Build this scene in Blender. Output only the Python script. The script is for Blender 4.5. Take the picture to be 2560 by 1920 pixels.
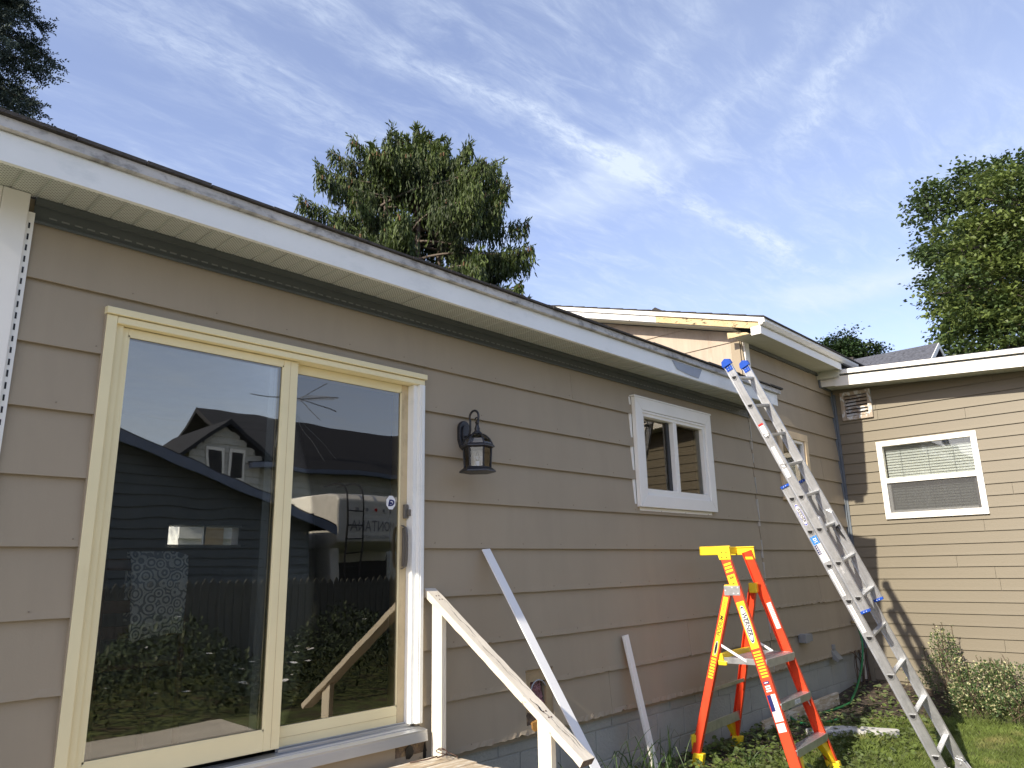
import bpy, math, random
from mathutils import Vector, Matrix
V = Vector
R = math.radians
scene = bpy.context.scene
for o in list(bpy.data.objects):
    bpy.data.objects.remove(o)
col = scene.collection
rng = random.Random(7)
U = rng.uniform

# ------------------------------------------------------------------ camera
cam_d = bpy.data.cameras.new('camera')
cam = bpy.data.objects.new('camera', cam_d)
col.objects.link(cam)
cam_d.sensor_width = 36
cam_d.lens = 1848.0 / 2560 * 36
cam_d.clip_end = 3000
az, pit, rol = R(43.505), R(13.902), R(-1.193)
fw = V((math.cos(pit) * math.cos(az), math.cos(pit) * math.sin(az), math.sin(pit)))
rt = V((math.sin(az), -math.cos(az), 0))
up = rt.cross(fw)
rt2 = math.cos(rol) * rt + math.sin(rol) * up
up2 = -math.sin(rol) * rt + math.cos(rol) * up
m = Matrix.Identity(4)
for i in range(3):
    m[i][0], m[i][1], m[i][2] = rt2[i], up2[i], -fw[i]
m[0][3], m[1][3], m[2][3] = 0, -3.6, 1.6
cam.matrix_world = m
scene.camera = cam

# ------------------------------------------------------------------ sun, sky, exposure
SUN = V((-1, -0.03, 0.62)).normalized()
sd = bpy.data.lights.new('sun', 'SUN')
sd.energy = 3.0
sd.angle = R(0.6)
sd.color = (1.0, 0.91, 0.77)
so = bpy.data.objects.new('sun', sd)
col.objects.link(so)
so.rotation_euler = (-SUN).to_track_quat('-Z', 'Y').to_euler()

W = bpy.data.worlds.new('World')
scene.world = W
W.use_nodes = True
nt = W.node_tree
nt.nodes.clear()


def N(t, **k):
    n = nt.nodes.new(t)
    for a, b in k.items():
        setattr(n, a, b)
    return n


def val(x):
    return x


def math_n(op, a, b=None, clamp=False):
    n = N('ShaderNodeMath', operation=op, use_clamp=clamp)
    for i, x in enumerate((a, b)):
        if x is None:
            continue
        if isinstance(x, (int, float)):
            n.inputs[i].default_value = x
        else:
            nt.links.new(x, n.inputs[i])
    return n.outputs[0]


def smooth(x, a, b, lo=0.0, hi=1.0):
    n = N('ShaderNodeMapRange', interpolation_type='SMOOTHSTEP')
    nt.links.new(x, n.inputs['Value'])
    n.inputs['From Min'].default_value = a
    n.inputs['From Max'].default_value = b
    n.inputs['To Min'].default_value = lo
    n.inputs['To Max'].default_value = hi
    return n.outputs[0]


SKY_S = 0.112
sky = N('ShaderNodeTexSky', sky_type='NISHITA')
sky.sun_disc = False
sky.sun_elevation = math.asin(SUN.z)
sky.sun_rotation = math.atan2(SUN.x, SUN.y)
sky.altitude = 150
sky.air_density = 1.0
sky.dust_density = 0.6
sky.ozone_density = 2.2
tc = N('ShaderNodeTexCoord')
sp = N('ShaderNodeSeparateXYZ')
nt.links.new(tc.outputs['Generated'], sp.inputs[0])
zc = math_n('MAXIMUM', sp.outputs['Z'], 0.06)
px = math_n('DIVIDE', sp.outputs['X'], zc)
py = math_n('DIVIDE', sp.outputs['Y'], zc)
comb = N('ShaderNodeCombineXYZ')
nt.links.new(px, comb.inputs[0])
nt.links.new(py, comb.inputs[1])
P2 = comb.outputs[0]


def noise(vec, scale, detail=6, rough=.6, rot=0, sc=(1, 1, 1), dist=0.0, loc=(0, 0, 0)):
    mp = N('ShaderNodeMapping')
    mp.inputs['Rotation'].default_value = (0, 0, R(rot))
    mp.inputs['Scale'].default_value = sc
    mp.inputs['Location'].default_value = loc
    nt.links.new(vec, mp.inputs[0])
    n = N('ShaderNodeTexNoise')
    n.inputs['Scale'].default_value = scale
    n.inputs['Detail'].default_value = detail
    n.inputs['Roughness'].default_value = rough
    n.inputs['Distortion'].default_value = dist
    nt.links.new(mp.outputs[0], n.inputs['Vector'])
    return n.outputs[0]


def band(x0, y0, x1, y1, wdt, soft=.3, wob=.05):
    """soft-edged streak of high cloud between two points of the cloud layer"""
    dx, dy = x1 - x0, y1 - y0
    L = math.hypot(dx, dy)
    dx, dy = dx / L, dy / L
    ax = math_n('SUBTRACT', px, x0)
    ay = math_n('SUBTRACT', py, y0)
    al = math_n('ADD', math_n('MULTIPLY', ax, dx), math_n('MULTIPLY', ay, dy))
    cr = math_n('SUBTRACT', math_n('MULTIPLY', ay, dx), math_n('MULTIPLY', ax, dy))
    cr = math_n('ADD', cr, math_n('MULTIPLY', math_n('SUBTRACT', wobn, .5), wob * 4))
    d = math_n('ABSOLUTE', cr)
    k = smooth(d, 0, wdt, 1, 0)
    e = math_n('MULTIPLY', smooth(al, -soft * L, soft * L * .6, 0, 1), smooth(al, L * (1 - soft * .6), L * (1 + soft), 1, 0))
    return math_n('MULTIPLY', k, e)


wobn = noise(P2, 3.2, 3, .6)
fib = noise(P2, 4.0, 8, .66, rot=28, sc=(1, 3.2, 1), dist=.6)
fine = noise(P2, 16.0, 7, .7, rot=-35, sc=(1, 2.4, 1), dist=.5)
big = noise(P2, .95, 5, .55, rot=20, sc=(1, 1.5, 1), loc=(3.1, 1.7, 0))
cir = math_n('MULTIPLY', smooth(fib, .38, .80), smooth(big, .24, .60))
cir = math_n('MULTIPLY', cir, smooth(fine, .15, .75, .45, 1.15))
edge = smooth(fine, .25, .72, .15, 1.15)
st = band(.30, 1.05, 2.55, .90, .075, .06, .045)
st = math_n('MULTIPLY', st, math_n('MULTIPLY', edge, smooth(wobn, .3, .6, .35, 1)))
st2 = math_n('MULTIPLY', band(.25, 1.30, 1.15, 1.34, .15, .3, .05), math_n('MULTIPLY', edge, .55))
st3 = math_n('MULTIPLY', band(1.36, .30, 1.66, .62, .07, .35, .05), edge)
st4 = math_n('MULTIPLY', band(1.28, .40, 1.5, .80, .08, .35, .07), math_n('MULTIPLY', edge, .8))
st5 = math_n('MULTIPLY', band(1.02, .40, 1.2, .75, .09, .35, .07), math_n('MULTIPLY', edge, .6))
puffn = smooth(noise(P2, 3.0, 7, .55, dist=.3), .22, .58)
pf1 = math_n('MULTIPLY', band(1.50, 1.28, 1.45, .80, .21, .2, .07), puffn)
pf2 = math_n('MULTIPLY', band(2.78, 1.12, 2.85, .55, .26, .2, .06), puffn)
tot = math_n('MULTIPLY', cir, .40)
for s_, k_ in ((st, .50), (st2, .48), (st3, .34), (st4, .26), (st5, .2), (pf1, .42), (pf2, .42)):
    tot = math_n('ADD', tot, math_n('MULTIPLY', s_, k_))
hz = smooth(sp.outputs['Z'], .02, .40, .24, 0)
veil = smooth(noise(P2, .6, 3, .5, loc=(.4, 5, 0)), .25, .8, .10, .32)
tot = math_n('ADD', math_n('ADD', tot, veil), hz)
tot = math_n('MINIMUM', tot, .93)
tot = math_n('MULTIPLY', tot, smooth(sp.outputs['Z'], -.02, .03))
bg1 = N('ShaderNodeBackground')
bg1.inputs['Strength'].default_value = SKY_S
tint = N('ShaderNodeMix', data_type='RGBA', blend_type='MULTIPLY')
tint.inputs[0].default_value = 1
tint.inputs[7].default_value = (1.18, .98, 1.03, 1)
nt.links.new(sky.outputs[0], tint.inputs[6])
nt.links.new(tint.outputs[2], bg1.inputs['Color'])
bg2 = N('ShaderNodeBackground')
bg2.inputs['Color'].default_value = (.74, .84, 1.0, 1)
bg2.inputs['Strength'].default_value = .50
mx = N('ShaderNodeMixShader')
nt.links.new(tot, mx.inputs[0])
nt.links.new(bg1.outputs[0], mx.inputs[1])
nt.links.new(bg2.outputs[0], mx.inputs[2])
wo = N('ShaderNodeOutputWorld')
nt.links.new(mx.outputs[0], wo.inputs[0])

vs = scene.view_settings
vs.view_transform = 'Standard'
vs.look = 'None'
vs.exposure = 1.16
vs.gamma = 1
vs.use_curve_mapping = False

# ------------------------------------------------------------------ materials
MATS = {}


def M(name, c, rough=.6, var=.10, scale=5, bump=0., bscale=80, metal=0., spec=.4, stretch=(1, 1, 1),
      c2=None, c2s=8, c2t=(.5, .6), c2st=(1, 1, 1), trans=0., sss=0., detail=5):
    """plain painted/natural surface: base colour with mottling, optional second colour in worn patches, fine relief"""
    if name in MATS:
        return MATS[name]
    mt = bpy.data.materials.new(name)
    mt.use_nodes = True
    t = mt.node_tree
    b = t.nodes['Principled BSDF']
    b.inputs['Roughness'].default_value = rough
    b.inputs['Metallic'].default_value = metal
    b.inputs['Specular IOR Level'].default_value = spec
    tcn = t.nodes.new('ShaderNodeTexCoord')
    mp = t.nodes.new('ShaderNodeMapping')
    mp.inputs['Scale'].default_value = stretch
    t.links.new(tcn.outputs['Object'], mp.inputs[0])
    nz = t.nodes.new('ShaderNodeTexNoise')
    nz.inputs['Scale'].default_value = scale
    nz.inputs['Detail'].default_value = detail
    nz.inputs['Roughness'].default_value = .6
    t.links.new(mp.outputs[0], nz.inputs['Vector'])
    rp = t.nodes.new('ShaderNodeValToRGB')
    rp.color_ramp.elements[0].position = .3
    rp.color_ramp.elements[1].position = .7
    rp.color_ramp.elements[0].color = [max(0, x * (1 - var)) for x in c] + [1]
    rp.color_ramp.elements[1].color = [min(1, x * (1 + var)) for x in c] + [1]
    t.links.new(nz.outputs[0], rp.inputs[0])
    out = rp.outputs[0]
    if c2:
        mp2 = t.nodes.new('ShaderNodeMapping')
        mp2.inputs['Scale'].default_value = c2st
        t.links.new(tcn.outputs['Object'], mp2.inputs[0])
        n2 = t.nodes.new('ShaderNodeTexNoise')
        n2.inputs['Scale'].default_value = c2s
        n2.inputs['Detail'].default_value = 8
        n2.inputs['Roughness'].default_value = .65
        t.links.new(mp2.outputs[0], n2.inputs['Vector'])
        r2 = t.nodes.new('ShaderNodeMapRange')
        r2.inputs['From Min'].default_value = c2t[0]
        r2.inputs['From Max'].default_value = c2t[1]
        t.links.new(n2.outputs[0], r2.inputs[0])
        mx_ = t.nodes.new('ShaderNodeMix')
        mx_.data_type = 'RGBA'
        mx_.inputs[7].default_value = list(c2) + [1]
        t.links.new(r2.outputs[0], mx_.inputs[0])
        t.links.new(out, mx_.inputs[6])
        out = mx_.outputs[2]
    t.links.new(out, b.inputs['Base Color'])
    if bump:
        n3 = t.nodes.new('ShaderNodeTexNoise')
        n3.inputs['Scale'].default_value = bscale
        n3.inputs['Detail'].default_value = 4
        t.links.new(mp.outputs[0], n3.inputs['Vector'])
        bp = t.nodes.new('ShaderNodeBump')
        bp.inputs['Strength'].default_value = bump
        bp.inputs['Distance'].default_value = .01
        t.links.new(n3.outputs[0], bp.inputs['Height'])
        t.links.new(bp.outputs[0], b.inputs['Normal'])
    if trans:
        tr = t.nodes.new('ShaderNodeBsdfTranslucent')
        t.links.new(out, tr.inputs[0])
        ms = t.nodes.new('ShaderNodeMixShader')
        ms.inputs[0].default_value = trans
        t.links.new(b.outputs[0], ms.inputs[1])
        t.links.new(tr.outputs[0], ms.inputs[2])
        t.links.new(ms.outputs[0], t.nodes['Material Output'].inputs[0])
    MATS[name] = mt
    return mt


def glass_mat(name, refl=.12, ior=1.9, tint=(.75, .8, .8), wave=.0, wscale=1.6):
    mt = bpy.data.materials.new(name)
    mt.use_nodes = True
    t = mt.node_tree
    t.nodes.clear()
    out = t.nodes.new('ShaderNodeOutputMaterial')
    ms = t.nodes.new('ShaderNodeMixShader')
    tr = t.nodes.new('ShaderNodeBsdfTransparent')
    tr.inputs[0].default_value = list(tint) + [1]
    gl = t.nodes.new('ShaderNodeBsdfGlossy')
    gl.inputs['Roughness'].default_value = 0.0
    gl.inputs['Color'].default_value = (.95, .90, .80, 1)
    fr = t.nodes.new('ShaderNodeFresnel')
    fr.inputs[0].default_value = ior
    ad = t.nodes.new('ShaderNodeMath')
    ad.operation = 'ADD'
    ad.inputs[1].default_value = refl
    t.links.new(fr.outputs[0], ad.inputs[0])
    t.links.new(ad.outputs[0], ms.inputs[0])
    t.links.new(tr.outputs[0], ms.inputs[1])
    t.links.new(gl.outputs[0], ms.inputs[2])
    t.links.new(ms.outputs[0], out.inputs[0])
    if wave:
        tcn = t.nodes.new('ShaderNodeTexCoord')
        nz = t.nodes.new('ShaderNodeTexNoise')
        nz.inputs['Scale'].default_value = wscale
        nz.inputs['Detail'].default_value = 1.5
        t.links.new(tcn.outputs['Object'], nz.inputs['Vector'])
        bp = t.nodes.new('ShaderNodeBump')
        bp.inputs['Strength'].default_value = 1
        bp.inputs['Distance'].default_value = wave
        t.links.new(nz.outputs[0], bp.inputs['Height'])
        t.links.new(bp.outputs[0], gl.inputs['Normal'])
    MATS[name] = mt
    return mt


def siding_mat(name, c, fade):
    """painted hardboard: slow blotchy fade along the wall, faint vertical brush streaks, a little grime"""
    mt = M(name, c, rough=.62, var=.05, scale=.9, bump=.06, bscale=140, spec=.3, stretch=(1, 1, 1),
           c2=fade, c2s=2.2, c2t=(.46, .78), c2st=(2.2, 1, .4))
    return mt


TAUPE = siding_mat('taupe_paint', (.375, .312, .222), (.348, .291, .209))
TAUPE2 = siding_mat('taupe_paint_tall', (.362, .298, .21), (.325, .268, .19))
VINYL = M('tan_vinyl', (.190, .163, .113), rough=.5, var=.05, scale=1.5, bump=.05, bscale=90, spec=.4, stretch=(1, .3, 1))
BLUEGREY = M('painted_block', (.36, .365, .32), rough=.75, var=.10, scale=2.5, bump=.5, bscale=45,
             c2=(.30, .31, .30), c2s=9, c2t=(.62, .75))
WHITE = M('white_aluminium', (.86, .87, .83), rough=.42, var=.04, scale=2, bump=.03, bscale=120,
          c2=(.60, .64, .62), c2s=2.5, c2t=(.55, .85), c2st=(1, 1, 2))
WHITE2 = M('white_vinyl', (.88, .86, .79), rough=.35, var=.03, scale=3)
STRIPW = M('white_trim_stock', (.86, .85, .82), rough=.3, var=.02, scale=3)
SOFF = M('soffit_cream', (.56, .57, .47), rough=.5, var=.03, scale=2)
GRIME = M('grimy_drip_edge', (.56, .54, .50), rough=.6, var=.22, scale=3, c2=(.075, .068, .06), c2s=4, c2t=(.48, .78), c2st=(3.5, 1, 6))
SHING = M('asphalt_shingle', (.055, .05, .047), rough=.95, var=.35, scale=30, bump=.6, bscale=160)
SHING2 = M('grey_shingle', (.095, .10, .115), rough=.95, var=.35, scale=25, bump=.6, bscale=120)
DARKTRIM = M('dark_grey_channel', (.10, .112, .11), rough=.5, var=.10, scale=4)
SLOT = M('slot_light', (.22, .23, .22), rough=.6)
BLUETRIM = M('slate_blue_channel', (.13, .15, .17), rough=.45, var=.1, scale=4)
CREAM = M('cream_paint', (.88, .78, .475), rough=.42, var=.035, scale=3, bump=.04, bscale=70,
          c2=(.74, .63, .36), c2s=3.2, c2t=(.60, .80), c2st=(1, 1, .5))
CREAMD = M('cream_dirty', (.62, .50, .30), rough=.5, var=.10, scale=6, c2=(.33, .25, .14), c2s=7, c2t=(.58, .75), c2st=(1, 1, .4))
ALU = M('sill_aluminium', (.50, .51, .52), rough=.38, var=.10, scale=7, metal=.7, stretch=(.2, 1, 1))
LALU = M('ladder_aluminium', (.52, .53, .54), rough=.38, var=.10, scale=9, metal=.75, stretch=(1, 1, 1), bump=.03, bscale=200,
         c2=(.40, .41, .42), c2s=14, c2t=(.5, .7))
RUBBER = M('black_plastic', (.012, .012, .013), rough=.6)
IRON = M('black_lantern', (.016, .017, .020), rough=.38, var=.3, scale=40, bump=.3, bscale=90, spec=.6)
ORANGE = M('orange_fibreglass', (.70, .058, .014), rough=.42, var=.08, scale=7, bump=.05, bscale=160, spec=.5,
           c2=(.58, .045, .012), c2s=10, c2t=(.55, .75), c2st=(1, 1, .15))
YELLOW = M('yellow_plastic', (.86, .60, .02), rough=.42, var=.06, scale=8, spec=.5)
YDECAL = M('yellow_decal', (.90, .66, .03), rough=.35, var=.02, scale=4)
BLUEP = M('blue_plastic', (.012, .075, .42), rough=.4, var=.1, scale=20)
NAVY = M('navy_print', (.012, .018, .12), rough=.4)
BLACKP = M('black_print', (.012, .012, .012), rough=.4)
WDECAL = M('white_decal', (.80, .80, .80), rough=.4)
BLUED = M('blue_decal', (.02, .22, .62), rough=.4)
REDD = M('red_decal', (.62, .03, .03), rough=.4)
GREYP = M('grey_print', (.30, .30, .31), rough=.5)
GALV = M('galvanised_plate', (.42, .43, .44), rough=.4, metal=.6, var=.15, scale=20)
OLDW = M('old_white_wood', (.66, .60, .49), rough=.8, var=.10, scale=4, bump=.35, bscale=30, stretch=(6, 1, 1),
         c2=(.20, .17, .13), c2s=9, c2t=(.63, .70), c2st=(9, 1.0, 1.4))
CREAMW = M('cream_post_wood', (.72, .67, .55), rough=.7, var=.06, scale=3, bump=.25, bscale=24, stretch=(5, 5, 1),
           c2=(.50, .44, .34), c2s=7, c2t=(.64, .74), c2st=(6, 6, 1))
ENDW = M('rotten_end_grain', (.16, .12, .09), rough=.95, var=.5, scale=40, bump=.8, bscale=60)
PLANK = M('weathered_plank', (.50, .40, .27), rough=.85, var=.15, scale=4, bump=.4, bscale=30, stretch=(1, 8, 8),
          c2=(.72, .67, .56), c2s=6, c2t=(.48, .62), c2st=(1, 5, 5))
RAWW = M('peeling_rake_wood', (.62, .48, .26), rough=.8, var=.15, scale=5, bump=.4, bscale=40,
         c2=(.10, .075, .045), c2s=14, c2t=(.56, .62), c2st=(1, 1, 3))
PEELW = M('peeling_white_rake', (.78, .78, .76), rough=.7, var=.05, scale=5, bump=.3, bscale=40,
          c2=(.22, .19, .15), c2s=13, c2t=(.63, .68), c2st=(1, 1, 3))
NEWW = M('bare_pine', (.66, .52, .33), rough=.7, var=.12, scale=3, stretch=(1, 1, 1), bump=.2, bscale=40)
T111 = M('textured_plywood', (.46, .385, .30), rough=.75, var=.10, scale=6, bump=.5, bscale=26, stretch=(1, 1.6, .25),
         c2=(.36, .29, .22), c2s=5, c2t=(.55, .72), c2st=(1, 2.2, .35))
ROT = M('rotten_board', (.15, .11, .075), rough=.95, var=.5, scale=22, bump=.9, bscale=40, c2=(.33, .24, .13), c2s=12, c2t=(.5, .62))
PLY = M('tan_plywood', (.42, .31, .17), rough=.8, var=.15, scale=8)
SOIL = M('dark_soil', (.060, .046, .034), rough=.97, var=.45, scale=14, bump=.9, bscale=50)
TURF = M('turf_base', (.085, .105, .032), rough=.95, var=.5, scale=9, bump=.8, bscale=60,
         c2=(.07, .055, .03), c2s=3, c2t=(.5, .65))
GRASS = M('grass_blades', (.15, .20, .048), rough=.55, var=.45, scale=2.2, trans=.30, spec=.3, c2=(.30, .28, .11), c2s=2.6, c2t=(.55, .72))
IVY = M('ground_ivy_leaf', (.12, .165, .04), rough=.5, var=.45, scale=3.5, trans=.25, spec=.4)
IVYD = M('dull_weed_leaf', (.125, .160, .060), rough=.6, var=.40, scale=5, trans=.2)
STRAWM = M('dry_litter', (.42, .32, .19), rough=.9, var=.4, scale=20)
STRAP = M('strap_leaf', (.060, .105, .030), rough=.5, var=.35, scale=4, trans=.2, c2=(.42, .42, .14), c2s=4, c2t=(.60, .72))
VARIEG = M('cream_edged_leaf', (.52, .50, .27), rough=.45, var=.25, scale=15, trans=.2)
EUO = M('euonymus_leaf', (.075, .12, .04), rough=.4, var=.35, scale=9, trans=.15)
STEM = M('brown_stem', (.10, .07, .045), rough=.9, var=.3, scale=15)
BARK = M('grey_bark', (.13, .105, .085), rough=.95, var=.3, scale=6, bump=.8, bscale=20)
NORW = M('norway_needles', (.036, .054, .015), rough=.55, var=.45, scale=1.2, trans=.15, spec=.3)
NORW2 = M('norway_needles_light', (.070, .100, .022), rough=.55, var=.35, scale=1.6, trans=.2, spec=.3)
BLUESP = M('blue_spruce_needles', (.055, .080, .066), rough=.6, var=.40, scale=4, spec=.3)
CONE = M('spruce_cone', (.14, .075, .035), rough=.8, var=.3, scale=9)
MAPD = M('dark_maple_leaf', (.075, .115, .036), rough=.45, var=.40, scale=1.3, trans=.25, spec=.4)
MAPL = M('light_maple_leaf', (.14, .185, .048), rough=.45, var=.45, scale=1.6, trans=.30, spec=.4, c2=(.17, .17, .04), c2s=3, c2t=(.6, .72))
ROUND = M('round_tree_leaf', (.030, .058, .018), rough=.5, var=.4, scale=1.6, trans=.15)
CONC = M('grey_concrete', (.58, .57, .53), rough=.9, var=.15, scale=7, bump=.5, bscale=60)
HOSE = M('green_hose', (.018, .17, .055), rough=.4, var=.2, scale=20)
BRASS = M('brass', (.50, .40, .22), rough=.35, metal=.8)
GREYBOX = M('grey_outlet_box', (.25, .26, .26), rough=.5)
TAUPEV = M('taupe_vent_hood', (.24, .25, .235), rough=.5)
BRONZE = M('bronze_handle', (.16, .145, .125), rough=.4, metal=.3)
SCREEN = M('fly_screen', (.05, .05, .05), rough=.7)
SLAT = M('blind_slat', (.74, .73, .71), rough=.5, var=.03)
INTW = M('interior_wall', (.30, .29, .26), rough=.8)
FLOORW = M('dark_floor', (.085, .05, .03), rough=.5)
CHAIRW = M('cherry_wood', (.11, .045, .02), rough=.4, var=.2, scale=6, stretch=(1, 1, .2))
CURT = M('grey_curtain', (.40, .42, .43), rough=.8)
GREYSD = M('grey_house_siding', (.12, .135, .14), rough=.7)
DSHING = M('dark_shingle', (.022, .024, .030), rough=.9, var=.3, scale=20)
WHSD = M('white_house_siding', (.52, .52, .47), rough=.7)
BLUEF = M('blue_grey_fascia', (.16, .19, .26), rough=.5)
FENCEW = M('weathered_fence', (.14, .14, .12), rough=.9, var=.25, scale=5)
RVW = M('trailer_gelcoat', (.72, .71, .66), rough=.3)
RVD = M('trailer_dark', (.02, .02, .022), rough=.4)
WIRE = M('rusty_wire', (.10, .06, .045), rough=.8)
INSUL = M('pink_insulation', (.33, .17, .17), rough=.95, var=.4, scale=30)
AMBER = M('amber_foam', (.50, .25, .06), rough=.6, var=.3, scale=20)
GREYPATCH = M('bare_metal_patch', (.33, .36, .40), rough=.45, var=.06, scale=9)
GLASS = glass_mat('door_glass', .10, 1.9, (.93, .95, .94), .0020, 1.7)
WGLASS = glass_mat('window_glass', .04, 1.7, (.85, .88, .88), .001, 1.5)
LGLASS = glass_mat('lantern_glass', .04, 1.35, (.88, .9, .92))

# towel: pale ground with blue-grey rosettes
TOWEL = bpy.data.materials.new('patterned_towel')
TOWEL.use_nodes = True
_t = TOWEL.node_tree
_tc = _t.nodes.new('ShaderNodeTexCoord')
_v = _t.nodes.new('ShaderNodeTexVoronoi')
_v.inputs['Scale'].default_value = 19
_v.inputs['Randomness'].default_value = .75
_t.links.new(_tc.outputs['Object'], _v.inputs['Vector'])
_w = _t.nodes.new('ShaderNodeMath')
_w.operation = 'SINE'
_mu = _t.nodes.new('ShaderNodeMath')
_mu.operation = 'MULTIPLY'
_mu.inputs[1].default_value = 22
_t.links.new(_v.outputs['Distance'], _mu.inputs[0])
_t.links.new(_mu.outputs[0], _w.inputs[0])
_n = _t.nodes.new('ShaderNodeTexNoise')
_n.inputs['Scale'].default_value = 60
_t.links.new(_tc.outputs['Object'], _n.inputs['Vector'])
_a = _t.nodes.new('ShaderNodeMath')
_a.operation = 'ADD'
_t.links.new(_w.outputs[0], _a.inputs[0])
_t.links.new(_n.outputs[0], _a.inputs[1])
_r = _t.nodes.new('ShaderNodeValToRGB')
_r.color_ramp.elements[0].position = .35
_r.color_ramp.elements[0].color = (.90, .92, .92, 1)
_r.color_ramp.elements[1].position = .75
_r.color_ramp.elements[1].color = (.26, .29, .33, 1)
_t.links.new(_a.outputs[0], _r.inputs[0])
_t.links.new(_r.outputs[0], _t.nodes['Principled BSDF'].inputs['Base Color'])
_t.nodes['Principled BSDF'].inputs['Roughness'].default_value = .9

# soffit panel with rows of small vent holes
SOFFP = bpy.data.materials.new('vented_soffit')
SOFFP.use_nodes = True
_t = SOFFP.node_tree
_tc = _t.nodes.new('ShaderNodeTexCoord')
_mp = _t.nodes.new('ShaderNodeMapping')
_mp.inputs['Rotation'].default_value = (0, 0, R(45))
_mp.inputs['Scale'].default_value = (75, 75, 1)
_t.links.new(_tc.outputs['Object'], _mp.inputs[0])
_fr = _t.nodes.new('ShaderNodeVectorMath')
_fr.operation = 'FRACTION'
_t.links.new(_mp.outputs[0], _fr.inputs[0])
_ds = _t.nodes.new('ShaderNodeVectorMath')
_ds.operation = 'DISTANCE'
_ds.inputs[1].default_value = (.5, .5, 0)
_sx = _t.nodes.new('ShaderNodeSeparateXYZ')
_cx = _t.nodes.new('ShaderNodeCombineXYZ')
_t.links.new(_fr.outputs[0], _sx.inputs[0])
_t.links.new(_sx.outputs[0], _cx.inputs[0])
_t.links.new(_sx.outputs[1], _cx.inputs[1])
_t.links.new(_cx.outputs[0], _ds.inputs[0])
_lt = _t.nodes.new('ShaderNodeMath')
_lt.operation = 'LESS_THAN'
_lt.inputs[1].default_value = .30
_t.links.new(_ds.outputs['Value'], _lt.inputs[0])
_m = _t.nodes.new('ShaderNodeMix')
_m.data_type = 'RGBA'
_m.inputs[6].default_value = (.56, .58, .53, 1)
_m.inputs[7].default_value = (.22, .22, .18, 1)
_t.links.new(_lt.outputs[0], _m.inputs[0])
_t.links.new(_m.outputs[2], _t.nodes['Principled BSDF'].inputs['Base Color'])
_t.nodes['Principled BSDF'].inputs['Roughness'].default_value = .5


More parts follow.
